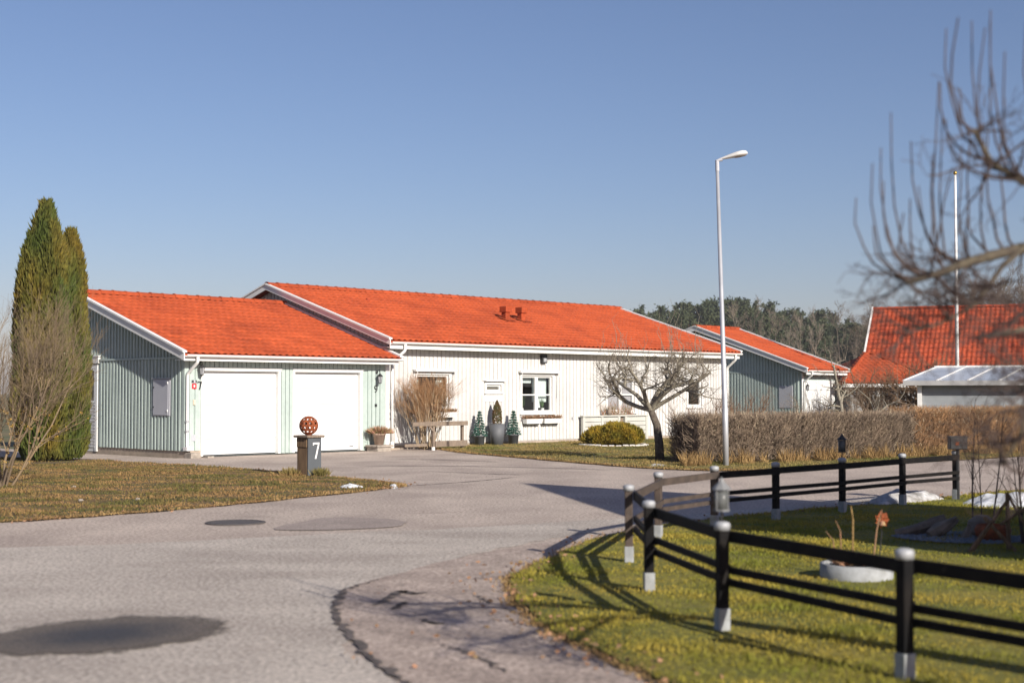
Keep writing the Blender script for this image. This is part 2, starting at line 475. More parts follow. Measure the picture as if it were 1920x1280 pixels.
# lighter gravelly sweep worn by tyres, old asphalt inside the cracked edge, patch, wet and damp spots
sweep = smooth_outline([(-14, 12.2), (-6, 14.2), (-2.6, 15.6), (0.0, 17.0), (1.4, 17.9), (3.2, 19.2), (5.4, 21.3), (5.7, 20.9), (3.4, 18.8), (1.8, 17.3), (.9, 16.1), (.1, 14.9), (-.7, 13.2), (-1.15, 11.6), (-1.22, 10.4), (-1.0, 8.9), (-.2, 6.6), (1.0, 3.4), (2.0, -6), (-14, -6)], 7, .07, 3)
tag(sheet('road_gravel_track', sweep, .004, M['gravel_a']), kind='structure')
old = smooth_outline([(-1.30, 11.62), (-1.33, 11.0), (-1.22, 9.98), (-1.02, 9.13), (-.78, 8.33), (-.5, 7.6), (.4, 5.6), (1.6, 4.0), (3.0, 3.0), (2.4, 5.4), (1.2, 7.6), (.6, 9.0), (.3, 10.5), (.3, 12.2), (1.0, 14.6), (.3, 14.9), (-.5, 13.6), (-1.0, 12.4)], 6, .03, 5)
tag(sheet('old_asphalt_edge', old, .008, M['pink_a']), kind='structure')
pt = smooth_outline([(-2.74, 16.35), (-2.55, 17.3), (-2.3, 17.95), (-1.75, 17.85), (-1.35, 17.5), (-1.3, 16.9), (-1.8, 16.4)], 3, .04, 6)
tag(sheet('road_patch', pt, .009, M['patch']), kind='structure')


def wet_mat():
    """wet asphalt: darkest and shiniest in the middle, drying out raggedly to nothing at the rim"""
    m_ = bpy.data.materials.new('drying_wet_asphalt'); m_.use_nodes = True; N, L = m_.node_tree.nodes, m_.node_tree.links; b = N['Principled BSDF']
    geo = N.new('ShaderNodeTexCoord'); ln = N.new('ShaderNodeVectorMath'); ln.operation = 'LENGTH'; L.new(geo.outputs['Object'], ln.inputs[0])
    no = N.new('ShaderNodeTexNoise'); no.inputs['Scale'].default_value = 5; no.inputs['Detail'].default_value = 9; no.inputs['Roughness'].default_value = .7; L.new(geo.outputs['Object'], no.inputs['Vector'])
    ad = N.new('ShaderNodeMath'); ad.operation = 'MULTIPLY_ADD'; ad.inputs[1].default_value = .70; L.new(no.outputs['Fac'], ad.inputs[0]); L.new(ln.outputs['Value'], ad.inputs[2])
    al = N.new('ShaderNodeMapRange'); al.inputs[1].default_value = 1.20; al.inputs[2].default_value = 1.04; L.new(ad.outputs[0], al.inputs[0])
    cr = N.new('ShaderNodeValToRGB'); cr.color_ramp.elements[0].position = .55; cr.color_ramp.elements[0].color = (.040, .038, .040, 1); cr.color_ramp.elements[1].position = 1.0; cr.color_ramp.elements[1].color = (.10, .082, .070, 1)
    L.new(ad.outputs[0], cr.inputs['Fac'])
    sp = N.new('ShaderNodeTexNoise'); sp.inputs['Scale'].default_value = 40; L.new(geo.outputs['Object'], sp.inputs['Vector'])
    ms = N.new('ShaderNodeMapRange'); ms.inputs[1].default_value = .3; ms.inputs[2].default_value = .7; ms.inputs[3].default_value = .6; ms.inputs[4].default_value = 1.5; L.new(sp.outputs['Fac'], ms.inputs[0])
    sc = N.new('ShaderNodeVectorMath'); sc.operation = 'SCALE'; L.new(cr.outputs['Color'], sc.inputs[0]); L.new(ms.outputs[0], sc.inputs['Scale']); L.new(sc.outputs[0], b.inputs['Base Color'])
    rr = N.new('ShaderNodeMapRange'); rr.inputs[1].default_value = .5; rr.inputs[2].default_value = 1.0; rr.inputs[3].default_value = .70; rr.inputs[4].default_value = .95; L.new(ad.outputs[0], rr.inputs[0]); L.new(rr.outputs[0], b.inputs['Roughness'])
    bp = N.new('ShaderNodeBump'); bp.inputs['Strength'].default_value = .5; bp.inputs['Distance'].default_value = .02; L.new(sp.outputs['Fac'], bp.inputs['Height']); L.new(bp.outputs[0], b.inputs['Normal'])
    L.new(al.outputs[0], b.inputs['Alpha'])
    return m_
pw = MB().add([(-1.2, -1.2, 0), (1.2, -1.2, 0), (1.2, 1.2, 0), (-1.2, 1.2, 0)], [(0, 1, 2, 3)]).build('puddle', wet_mat(), None, loc=(-2.66, 9.30, .012), rot=(0, 0, R(46)))
pw.scale = (1.08, .80, 1)
tag(pw, kind='structure')

def crack(name, pts, w, z, m, seed):
    rg = random.Random(seed); c = smooth_outline(pts, 11, .026, seed, closed=False); L_, R_ = [], []
    for i, p in enumerate(c):
        a, b = c[max(0, i - 1)], c[min(len(c) - 1, i + 1)]
        dx, dy = b[0] - a[0], b[1] - a[1]; l = math.hypot(dx, dy) or 1
        e = min(1, 4 * min(i, len(c) - 1 - i) / len(c) + .15)
        ww = w * rg.uniform(.05, 1.3) * e; w2 = w * rg.uniform(.05, 1.3) * e
        L_.append((p[0] - dy / l * ww, p[1] + dx / l * ww)); R_.append((p[0] + dy / l * w2, p[1] - dx / l * w2))
    mb = MB(); n = len(c)
    mb.add([(x, y, z) for x, y in L_ + R_], [(i, i + 1, n + i + 1, n + i) for i in range(n - 1)])
    return tag(mb.build(name, m), kind='structure')
crack('road_crack', [(-1.12, 12.0), (-1.30, 11.5), (-1.34, 11.0), (-1.22, 9.98), (-1.02, 9.13), (-.78, 8.33), (-.5, 7.6), (-.1, 6.8)], .035, .013, M['crack'], 1)
crack('road_crack', [(-1.02, 10.55), (-.95, 10.9), (-.88, 11.3), (-.78, 11.15), (-.68, 11.25)], .055, .013, M['crack'], 2)
crack('road_crack', [(-.86, 10.35), (-.84, 10.55), (-.80, 10.75)], .035, .013, M['crack'], 3)
crack('road_crack', [(-.64, 9.95), (-.56, 9.75), (-.46, 9.72)], .03, .013, M['crack'], 4)
crack('road_crack', [(-.05, 11.4), (0, 10.9), (.08, 10.4), (.15, 10.1), (.25, 9.75)], .028, .013, M['crack'], 5)
crack('road_crack', [(-.08, 10.5), (.06, 10.15), (.16, 9.85), (.30, 9.5)], .024, .013, M['crack'], 6)
crack('road_crack', [(-.44, 8.95), (-.3, 8.7), (-.16, 8.4), (-.04, 8.05)], .024, .013, M['crack'], 7)
crack('road_crack', [(-.28, 11.1), (-.20, 10.85), (-.17, 10.65)], .022, .013, M['crack'], 8)
crack('road_crack', [(-1.9, 23.85), (-.6, 25.4), (.1, 26.6)], .035, .006, M['crack'], 9)
crack('road_crack', [(-6.2, 33.2), (-2.6, 32.2), (1.0, 31.6)], .02, .006, M['patch'], 10)
crack('road_crack', [(-1.8, 28.6), (-.7, 27.8), (.3, 27.2)], .05, .006, M['patch'], 11)
crack('road_crack', [(-3.4, 30.5), (-1.5, 30.6), (.9, 29.7), (2.0, 28.9)], .14, .005, M['patch'], 12)
crack('road_crack', [(-3.0, 33.5), (-1.8, 33.4), (-.2, 32.2)], .10, .005, M['patch'], 13)

mh = empty('manhole_cover', (-3.34, 17.25, .003))
MB().lathe([(.36, 0), (.36, .012), (.31, .012), (.31, .006)], 32).build('rim', M['iron'], mh)
MB().lathe([(.30, .004), (.30, .010), (.28, .012)], 32).build('lid', M['iron'], mh)
tag(mh, 'round dark cast iron manhole cover set in the road', 'manhole cover')

lawnL = smooth_outline([(-6.19, 17.28), (-4.46, 19.23), (-2.92, 21.69), (-2.1, 23.3), (-1.88, 23.89), (-2.2, 24.6), (-2.97, 25.63), (-4.08, 27.28), (-6.19, 29.56), (-9.6, 32.4), (-13, 34.0), (-20, 33), (-22, 22), (-16, 13.6), (-9, 15.6)], 8, .05, 21)
lawnH = smooth_outline([(-2.18, 40.0), (-1.5, 37.6), (-.81, 36.12), (.51, 33.6), (1.96, 30.85), (3.16, 29.15), (4.17, 28.56), (5.63, 28.95), (8.63, 31.6), (12.75, 35.2), (20, 42), (34, 60), (20, 60), hw(O1, 24, .2)[:2], hw(O1, 16, .22)[:2], hw(O1, 8.6, .22)[:2]], 8, .05, 22)
lawnG = smooth_outline([(1.28, 15.98), (.64, 14.4), (.19, 12.84), (0.0, 11.78), (.06, 10.74), (.18, 9.76), (.46, 8.76), (.81, 7.8), (1.5, 6.2), (2.6, 4.4), (5, 2.2), (16, 0), (22, 14), (14, 28), (8.2, 22.7), (6.81, 21.5), (5.19, 19.95), (3.83, 18.8), (2.37, 17.4)], 8, .045, 23)
LZ = .035
def rim(ol, d, seed):
    rg_ = random.Random(seed); n_ = len(ol); ar = sum(ol[i][0] * ol[(i + 1) % n_][1] - ol[(i + 1) % n_][0] * ol[i][1] for i in range(n_)); sg = 1 if ar > 0 else -1; out_ = []
    for i in range(n_):
        a_, b_ = ol[i - 1], ol[(i + 1) % n_]; dx_, dy_ = b_[0] - a_[0], b_[1] - a_[1]; l_ = math.hypot(dx_, dy_) or 1; w_ = d * rg_.uniform(.2, 1.4)
        out_.append((ol[i][0] + sg * dy_ / l_ * w_, ol[i][1] - sg * dx_ / l_ * w_))
    return out_
for nm_, ol_, sd_ in (('front_lawn_edge', lawnL, 1), ('house_lawn_edge', lawnH, 2), ('garden_lawn_edge', lawnG, 3)):
    tag(sheet(nm_, rim(ol_, .055 if sd_ < 3 else .04, sd_), .017, M['soil']), kind='structure')
for nm, ol, mn in (('front_lawn', lawnL, 'lawn_dry'), ('house_lawn', lawnH, 'lawn_mid'), ('garden_lawn', lawnG, 'lawn_green')):
    tag(sheet(nm, ol, LZ, M[mn], .06), kind='structure')

def grass(name, poly, count, hgt, wid, m, label, box, edge=0, em=None):
    x0, x1, y0, y1 = box
    pts = RNG.uniform((x0, y0), (x1, y1), size=(count, 2)); pts = pts[inside(pts, poly)]
    # clumpy height
    cl = .6 + .55 * np.sin(pts[:, 0] * 3.1 + 1.7 * np.sin(pts[:, 1] * 2.3)) * np.sin(pts[:, 1] * 2.7 + pts[:, 0])
    h = hgt * (.55 + .9 * RNG.random(len(pts))) * np.clip(cl, .35, 1.3)
    B = np.c_[pts, np.full(len(pts), LZ - .005)]
    D = np.c_[RNG.normal(size=(len(pts), 2)) * .55, np.ones(len(pts))]
    V, F = blades_np(B, D, h, wid * (.6 + .8 * RNG.random(len(pts))), RNG)
    o = link(name, np_mesh(name, V, F, m))
    tag(o, label, 'grass', kind='stuff')
    if edge:
        P = np.array(poly); i = RNG.integers(0, len(P), edge); t = RNG.random(edge)[:, None]
        q = P[i] * (1 - t) + P[(i + 1) % len(P)] * t + RNG.normal(size=(edge, 2)) * .05
        k = (q[:, 0] > x0) & (q[:, 0] < x1) & (q[:, 1] > y0) & (q[:, 1] < y1); q = q[k]
        B = np.c_[q, np.full(len(q), .012)]; D = np.c_[RNG.normal(size=(len(q), 2)) * .8, np.ones(len(q))]
        V, F = blades_np(B, D, hgt * .8 * (.5 + RNG.random(len(q))), wid * 1.0, RNG)
        tag(link('edge_' + name, np_mesh('edge_' + name, V, F, em)), 'straw coloured ' + label.split(' ', 1)[1] + ' edge', 'grass', kind='stuff')
grass('dry_grass', lawnL, 150000, .055, .016, M['blade_dry'], 'short dry brownish grass on the left lawn', (-14, -1.5, 15, 34), 9000, M['straw'])
grass('olive_grass', lawnH, 170000, .055, .018, M['blade_mid'], 'short olive grass before the white house and hedge', (-3, 16, 28, 47), 9000, M['straw'])
grass('green_grass', lawnG, 300000, .042, .0085, M['blade_green'], 'short green grass inside the black fence', (-.3, 9.5, 5.5, 23), 9000, M['straw'])
# tall straw along the hedge foot
q = RNG.random(9000) ** 1.0; q = q[np.sin(q * 55) + np.sin(q * 131 + 1) > .0]; q = np.resize(q, 5200); hx = 3.6 + q * 10.0; hy = 30.3 + q * 7.0 + RNG.normal(size=5200) * .28 - .25
V, F = blades_np(np.c_[hx, hy, np.full(5200, LZ)], np.c_[RNG.normal(size=(5200, 2)) * .4, np.ones(5200)], .12 + .28 * RNG.random(5200) ** 3, .014, RNG)
tag(link('tall_straw', np_mesh('tall_straw', V, F, M['straw'])), 'tall straw coloured dead grass along the hedge foot', 'dead grass', kind='stuff')

# ------------------------------------------------------------------ roofs
def tile_geo(w, l, lift=.022, amp=.030, n=8):
    xs = np.linspace(0, w, n + 1)
    prof = amp * (0.5 - 0.5 * np.cos(2 * np.pi * (xs / w) ** 0.85)) ** 1.3
    V = []; F = []
    for x, p in zip(xs, prof): V.append((x, 0, p + lift))              # front top
    for x, p in zip(xs, prof): V.append((x, l, p))                     # back top
    for x, p in zip(xs, prof): V.append((x, .004, p + lift - .024))    # front bottom
    m = n + 1
    for i in range(n):
        F.append((i, i + 1, m + i + 1, m + i)); F.append((i + 1, i, 2 * m + i, 2 * m + i + 1))
    return np.array(V), np.array(F)

def roof_side(roof, x0, x1, y0, z0, y1, z1, m, cover_w=.21, cover_l=.345, cap=300, to_world=None, name='roof_tile'):
    """tiles on the slope from eave (y0,z0) up to ridge (y1,z1), nearest `cap` as objects, rest one stuff mesh"""
    a = math.atan2(z1 - z0, y1 - y0); L = math.hypot(y1 - y0, z1 - z0)
    nx = max(1, round((x1 - x0) / cover_w)); ny = max(1, round(L / cover_l)); w = (x1 - x0) / nx; l = L / ny
    V, F = tile_geo(w + .004, l * 1.1)
    me = np_mesh(name, V, F, m, True)
    cells = []
    for j in range(ny):
        for i in range(nx):
            loc = (x0 + i * w, y0 + math.cos(a) * j * l, z0 + math.sin(a) * j * l)
            cells.append((to_world(*loc).length if to_world else j, loc))
    cells.sort(key=lambda c: c[0])
    for k, (_, loc) in enumerate(cells[:cap]):
        link(name, me, roof, (loc[0], loc[1], loc[2] + random.uniform(-.002, .002)), (a + random.uniform(-.006, .006), 0, random.uniform(-.006, .006)))
    rest = cells[cap:]
    if rest:
        ca, sa = math.cos(a), math.sin(a)
        Rm = np.array([[1, 0, 0], [0, ca, -sa], [0, sa, ca]])
        Vr = V @ Rm.T
        Ls = np.array([c[1] for c in rest]); Ls[:, 2] += RNG.uniform(-.003, .003, len(Ls))
        VV = (Ls[:, None, :] + Vr[None]).reshape(-1, 3)
        FF = (np.arange(len(rest))[:, None, None] * len(V) + F[None]).reshape(-1, 4)
        tag(link('roof_tiles', np_mesh('roof_tiles', VV, FF, m, True), roof), kind='stuff')

def ridge_tiles(roof, x0, x1, y, z, m, L=.38, r=.10, obj=True):
    n = max(1, round((x1 - x0) / L)); L = (x1 - x0) / n
    mb = MB()
    k = 8; vs = []
    for xx, rr in ((0, r * 1.12), (.05, r * 1.12), (.06, r), (L + .05, r * .97)):
        for i in range(k + 1):
            t = R(-8) + R(196) * i / k
            vs.append((xx, rr * 1.15 * math.cos(t), rr * math.sin(t)))
    fs = [(j * (k + 1) + i, j * (k + 1) + i + 1, (j + 1) * (k + 1) + i + 1, (j + 1) * (k + 1) + i) for j in range(3) for i in range(k)]
    me = np_mesh('ridge_tile', vs, fs, m, False)
    for i in range(n): link('ridge_tile', me, roof, (x0 + i * L, y, z - .035 + random.uniform(-.004, .004)))

def roof(parent, x0, x1, y0, z0, yr, zr, m='tile', cap=300, to_world=None, yb=None):
    """gable roof: deck mesh 'roof' with tiles and ridge tiles as sub-parts"""
    s = (zr - z0) / (yr - y0); yb = yb or 2 * yr - y0; zb = zr - s * (yb - yr); t = .07
    mb = MB()
    prof = [(y0 + .02, z0 - .012), (yr, zr - .012), (yb - .02, zb - .012), (yb - .02, zb - .012 - t), (yr, zr - .012 - t), (y0 + .02, z0 - .012 - t)]
    n = 6; vs = [(x0 + .01, y, z) for y, z in prof] + [(x1 - .01, y, z) for y, z in prof]
    fs = [(i, (i + 1) % n, n + (i + 1) % n, n + i) for i in range(n)] + [(0, 5, 4, 1), (1, 4, 3, 2), (6, 7, 10, 11), (7, 8, 9, 10)]
    mb.add(vs, fs)
    rf = mb.build('roof', M[m], parent)
    roof_side(rf, x0, x1, y0, z0, yr, zr, M[m], cap=cap, to_world=to_world)
    ridge_tiles(rf, x0 - .02, x1 + .02, yr, zr + .05, M[m])
    return rf, s

def wall_boards(parent, mname, facing, a0, a1, zlo, zhi, openings=(), pitch=.15, w=.10, t=.030, plane=0.0, name='cladding_board'):
    n = max(1, round((a1 - a0) / pitch)); p = (a1 - a0) / n
    for i in range(n):
        c = a0 + (i + .5) * p; l, r = c - w / 2, c + w / 2
        lo, hi = (zlo(c) if callable(zlo) else zlo), (zhi(c) if callable(zhi) else zhi)
        segs = [(lo, hi)]
        for (b0, b1, h0, h1) in openings:
            if r > b0 and l < b1:
                ns = []
                for s0, s1 in segs:
                    if h1 <= s0 or h0 >= s1: ns.append((s0, s1)); continue
                    if h0 > s0: ns.append((s0, h0))
                    if h1 < s1: ns.append((h1, s1))
                segs = ns
        for s0, s1 in segs:
            if s1 - s0 < .04: continue
            s0 += random.uniform(-.004, .004) if s0 == lo else 0
            if facing == 'front': slab(name, mname, parent, l, r, plane - t, plane + .002, s0, s1)
            else: slab(name, mname, parent, plane - t, plane + .002, l, r, s0, s1)

def wall_with_holes(parent, name, m, x0, x1, z0, z1, y, holes, depth=.14):
    xs = sorted({x0, x1, *[h[0] for h in holes], *[h[1] for h in holes]}); zs = sorted({z0, z1, *[h[2] for h in holes], *[h[3] for h in holes]})
    mb = MB()
    for i in range(len(xs) - 1):
        for j in range(len(zs) - 1):
            cx, cz = (xs[i] + xs[i+1]) / 2, (zs[j] + zs[j+1]) / 2
            if any(h[0] < cx < h[1] and h[2] < cz < h[3] for h in holes): continue
            mb.add([(xs[i], y, zs[j]), (xs[i+1], y, zs[j]), (xs[i+1], y, zs[j+1]), (xs[i], y, zs[j+1])], [(0, 1, 2, 3)])
    for a, b, c, d in holes:
        mb.add([(a, y, c), (b, y, c), (b, y, d), (a, y, d), (a, y + depth, c), (b, y + depth, c), (b, y + depth, d), (a, y + depth, d)], [(0, 1, 5, 4), (1, 2, 6, 5), (2, 3, 7, 6), (3, 0, 4, 7)])
    me = bpy.data.meshes.new(name); me.from_pydata(mb.v, [], mb.f); me.materials.append(m); me.update()
    return link(name, me, parent)

def shell(parent, m, W, D, z0, ze, zr, yr, front=True, x0=0.0, zb=None):
    zb = zb or ze
    """side, back walls as one wall core (front optional)"""
    mb = MB()
    pro = [(0, z0), (0, ze), (yr, zr), (D, zb), (D, z0)]
    for x in (x0, W):
        b = [(x, y, z) for y, z in pro]; mb.add(b, [(0, 1, 2, 3, 4)])
    mb.add([(x0, D, z0), (W, D, z0), (W, D, zb), (x0, D, zb)], [(0, 1, 2, 3)])
    if front: mb.add([(x0, 0, z0), (W, 0, z0), (W, 0, ze), (x0, 0, ze)], [(0, 1, 2, 3)])
    return mb.build('wall', m, parent)

def barge(parent, x, y0, z0, yr, zr, side, h=.17, both=True, yb=None):
    """white barge boards and metal verge cap along the rake at x; side -1 left end, +1 right end"""
    s = (zr - z0) / (yr - y0); yb = yb or 2 * yr - y0; zb = zr - s * (yb - yr)
    for (ya, za, yc, zc) in ((y0 - .03, z0 - .03 * s, yr, zr),) + (((yb, zb, yr, zr),) if both else ()):
        xa, xb = (x - .025, x) if side < 0 else (x, x + .025)
        mb = MB(); prof = [(ya, za + .03), (yc, zc + .03), (yc, zc + .03 - h), (ya, za + .03 - h)]
        mb.add([(xa, y, z) for y, z in prof] + [(xb, y, z) for y, z in prof], [(0, 1, 2, 3), (7, 6, 5, 4), (0, 4, 5, 1), (1, 5, 6, 2), (2, 6, 7, 3), (3, 7, 4, 0)])
        bb = mb.build('barge_board', M['trim'], parent)
        xa, xb = (x - .06, x + .06) if side < 0 else (x - .06, x + .06)
        mb = MB(); prof = [(ya, za + .075), (yc, zc + .075), (yc, zc + .032), (ya, za + .032)]
        mb.add([(xa, y, z) for y, z in prof] + [(xb, y, z) for y, z in prof], [(0, 1, 2, 3), (7, 6, 5, 4), (0, 4, 5, 1), (1, 5, 6, 2), (2, 6, 7, 3), (3, 7, 4, 0)])
        mb.build('verge_cap', M['trim'], bb)

def gutter(parent, x0, x1, y, z, r=.062):
    mb = MB(); k = 8
    vs = []
    for x in (x0, x1):
        for rr in (r, r - .008):
            for i in range(k + 1):
                t = math.pi + math.pi * i / k
                vs.append((x, y + rr * math.cos(t), z + rr * math.sin(t)))
    q = k + 1
    for i in range(k):
        mb_f = [(i, i + 1, 2 * q + i + 1, 2 * q + i), (q + i + 1, q + i, 3 * q + i, 3 * q + i + 1), (i, q + i, q + i + 1, i + 1), (2 * q + i, 2 * q + i + 1, 3 * q + i + 1, 3 * q + i)]
        mb.f += mb_f
    mb.v = vs
    mb.f += [(0, 2 * q, 3 * q, q), (k, q + k, 3 * q + k, 2 * q + k)]
    return mb.build('gutter', M['trim'], parent)

def downpipe(parent, pts, r=.04, m='trim'):
    P = []
    for i, p in enumerate(pts): P.append(p)
    return MB().tube(smooth3(P), r, 10).build('downpipe', M[m], parent, smooth=True)

def smooth3(P, rad=.07):
    P = [Vector(p) for p in P]; out = [P[0]]
    for i in range(1, len(P) - 1):
        a = (P[i-1] - P[i]); b = (P[i+1] - P[i]); ra = min(rad, a.length * .4, b.length * .4)
        p0 = P[i] + a.normalized() * ra; p2 = P[i] + b.normalized() * ra
        for t in (0, .33, .66, 1): out.append(p0 * (1-t)**2 + P[i] * 2 * t * (1-t) + p2 * t * t)
    out.append(P[-1]); return out

# ------------------------------------------------------------------ garage with teal boards (numbers 7 and 9)
g = empty('double_garage', (O1[0], O1[1], 0), FA)
tag(g, 'teal boarded double garage with two white doors and orange tiled roof', 'garage')
GW, GYR, GZR, GY0, GZ0 = 6.5, 4.75, 4.19, -.45, 2.50
gs = (GZR - GZ0) / (GYR - GY0)
rl = lambda y: GZ0 + (y - GY0) * gs if y < GYR else GZR - (y - GYR) * gs
doors = [(.5, 2.78, .02, 2.10), (3.28, 5.5, .02, 2.10)]
shell(g, M['teal'], GW, 6.1, .02, rl(0) - .1, GZR - .1, GYR, front=False, zb=rl(6.1) - .1)
wall_with_holes(g, 'front_wall', M['teal'], 0, GW, .02, rl(0) - .1, 0, doors, .16)
MB().box(-.012, .48, -.014, .2, -.02, .17).build('plinth', M['plinth'], g); MB().box(-.012, .1, .2, 6.05, -.02, .17).build('plinth', M['plinth'], g); MB().box(5.72, GW + .01, -.014, .2, -.02, .15).build('plinth', M['plinth'], g)
gdoor = (3.95, 4.95, .04, 2.32)
wall_boards(g, 'teal', 'gable', .10, 6.1, .17, 2.38, [gdoor], w=.078, t=.045)
wall_boards(g, 'teal', 'gable', .10, 6.1, 2.44, lambda y: rl(y) - .13, [(3.85, 5.05, 2.3, 2.52)], pitch=.145, w=.078, t=.04)
slab('drip_rail', 'teal', g, -.062, .003, .02, 3.9, 2.385, 2.435)
slab('drip_rail', 'teal', g, -.062, .003, 5.0, 6.1, 2.385, 2.435)
slab('corner_board', 'teal', g, -.028, .09, -.030, .003, .16, 2.36)
slab('corner_board', 'teal', g, -.030, .003, .004, .10, .16, 2.38)
wall_boards(g, 'teal', 'front', .10, .42, .17, 2.34, pitch=.14, w=.118)
wall_boards(g, 'teal', 'front', 2.86, 3.24, .03, 2.34, pitch=.127, w=.108)
wall_boards(g, 'teal', 'front', .42, 2.86, 2.19, 2.34, pitch=.135, w=.115)
wall_boards(g, 'teal', 'front', 3.24, 5.74, 2.19, 2.34, pitch=.135, w=.115)
wall_boards(g, 'teal', 'front', 5.74, 6.32, .15, 2.34, pitch=.14, w=.118)
slab('corner_board', 'trim', g, 6.38, 6.52, -.032, .003, .12, 2.36)
for (a, b, c, d) in doors:
    dr = empty('garage_door', (0, 0, 0)); dr.parent = g
    n = 5
    for k in range(n):
        z0 = c + (d - c) * k / n
        slab('door_panel', 'door', dr, a + .02, b - .02, .085, .125, z0 + (.035 if k == 0 else .004), z0 + (d - c) / n - .004)
    slab('bottom_seal', 'dark', dr, a + .02, b - .02, .088, .12, c - .01, c + .034)
    slab('door_jamb', 'trim', dr, b - .015, b + .06, -.036, .13, .03, d + .05)
    slab('door_jamb', 'trim', dr, a - .05, a + .015, -.030, .13, .03, d + .05)
    slab('door_head', 'trim', dr, a - .06, b + .07, -.042, .13, d + .0, d + .055)
    slab('door_head_flashing', 'trim', dr, a - .07, b + .08, -.06, .0, d + .057, d + .078)
slab('maker_plate', 'dark', g, 5.2, 5.34, .080, .0845, .13, .15)
grf, _ = roof(g, -.30, 6.55, GY0, GZ0, GYR, GZR, yb=6.5, to_world=lambda x, y, z: Vector(hw(O1, x, y, z)))
barge(g, -.32, GY0, GZ0, GYR, GZR, -1, .19, yb=6.5)
slab('fascia', 'trim', g, -.29, 6.52, -.40, -.372, 2.33, 2.49)
MB().box(-.29, 6.52, -.372, -.005, 2.345, 2.362).build('soffit', M['trim'], g)
mb = MB().add([(-.3, GY0 + .04, GZ0 - .085), (0, GY0 + .04, GZ0 - .085), (0, GYR, GZR - .085), (-.3, GYR, GZR - .085)], [(0, 1, 2, 3)]).build('rake_soffit', M['trim'], g)
gutter(g, -.28, 6.58, -.475, 2.475)
downpipe(g, [(.05, -.47, 2.43), (.05, -.47, 2.30), (.02, -.09, 2.02), (.02, -.09, .28), (.06, -.15, .18)])
for z in (.62, .85): MB().lathe([(.052, 0), (.052, .05)], 10, (.02, -.09, z)).build('pipe_clamp', M['galv'], g)
downpipe(g, [(6.62, -.03, 2.42), (6.62, -.03, .12)], .045)
MB().lathe([(.06, 0), (.06, .16), (.05, .17)], 12, (6.62, -.03, .06)).build('pipe_shoe', M['trim'], g)
slab('pipe_shoe', 'trim', g, -.06, .12, -.20, -.04, .18, .27)
MB().box(-.02, .24, -.32, -.03, -.02, .13).build('splash_stone', M['stone'], g, bevel=.012)
slab('threshold_slab', 'stone', g, .44, .62, -.34, -.14, .0, .035)
# white metal verge on the right rake
barge(g, 6.57, GY0, GZ0, GYR, GZR, 1, .08, both=False)
# cabinet on the gable
cb = MB().box(-.055, -.02, .56, 1.30, 1.0, 1.90).build('meter_cabinet', M['cab'], g, bevel=.006)
MB().box(-.068, -.056, .62, 1.28, 1.02, 1.88).build('cabinet_door', M['cab'], cb, bevel=.004)
for z in (1.2, 1.68): MB().box(-.078, -.069, 1.23, 1.255, z, z + .035).build('cabinet_lock', M['dark'], cb)
for z in (1.1, 1.78): MB().box(-.082, -.069, .625, .65, z, z + .06).build('cabinet_hinge', M['trim'], cb)
slab('cabinet_flashing', 'cab', g, -.085, -.02, .53, 1.33, 1.905, 1.925)
# white louvred door in the gable
gd = MB().box(-.045, -.0, 3.95, 4.05, .05, 2.30).box(-.045, 0, 4.85, 4.95, .05, 2.30).box(-.045, 0, 4.05, 4.85, 2.20, 2.30).build('side_door', M['trim'], g)
MB().box(-.075, .0, 3.86, 5.04, 2.33, 2.50).box(-.10, .0, 3.82, 5.08, 2.50, 2.53).build('door_hood', M['trim'], gd)
MB().box(-.02, -.005, 4.051, 4.849, .05, 1.30).build('door_leaf', M['trim'], gd)
for k in range(14): link('louvre', unit_box('trim'), gd, (-.030, 4.45, .14 + k * .085), (0, R(-22), 0), (.012, .76, .075))
MB().box(-.02, -.01, 4.051, 4.849, 1.34, 2.20).build('pane', M['room'], gd)
MB().box(-.04, -.002, 4.051, 4.12, 1.31, 2.20).box(-.04, -.002, 4.12, 4.849, 1.301, 1.36).box(-.04, -.002, 4.12, 4.849, 2.14, 2.199).build('pane_frame', M['trim'], gd)
# numbers, sign, switch
def seven(name, m, parent, h, w, th, d, loc, rot=(0, 0, 0)):
    mb = MB()
    mb.bar((0, 0, h - th / 2), (w, 0, h - th / 2), d, th)
    mb.bar((w - th * .42, 0, h - th * .6), (w * .42, 0, 0), d * .98, th, up=(1, 0, 0.0))
    mb.bar((th * .35, 0, h), (th * .35, 0, h - th * 1.7), d * .96, th * .7, up=(1, 0, 0))
    return mb.build(name, m, parent, loc=loc, rot=rot)
seven('house_number', M['dark'], g, .20, .12, .022, .02, (.335, -.042, 1.64))
pts = [(.045 * math.cos(t), 0, .13 + .045 * math.sin(t) * 1.15) for t in np.linspace(0, 2 * math.pi, 15)]
mb = MB().tube(pts, .013, 6)
mb.tube([(.045, 0, .13), (.044, 0, .07), (.02, 0, .02), (-.03, 0, .005)], .013, 6)
mb.build('house_number', M['dark'], g, loc=(6.02, -.042, 1.58))
MB().box(5.99, 6.06, -.05, -.024, 1.19, 1.26).build('bell_button', M['dark'], g)
sg = MB().box(.18, .31, -.036, -.024, 1.66, 1.79).build('alarm_sign', M['red'], g)
MB().box(.225, .265, -.042, -.0365, 1.70, 1.755).build('sign_mark', M['trim'], sg)
MB().box(.17, .32, -.030, -.024, 1.80, 1.87).build('sign_plate', M['cab'], g)
MB().box(.21, .27, -.06, -.024, 1.27, 1.40).build('switch_box', M['cream'], g, bevel=.008)
MB().tube([(.24, -.034, 1.27), (.24, -.034, .5)], .006, 6).build('cable', M['teal'], g)
MB().box(.17, .30, -.034, -.024, .40, .56).build('vent_grille', M['cab'], g)

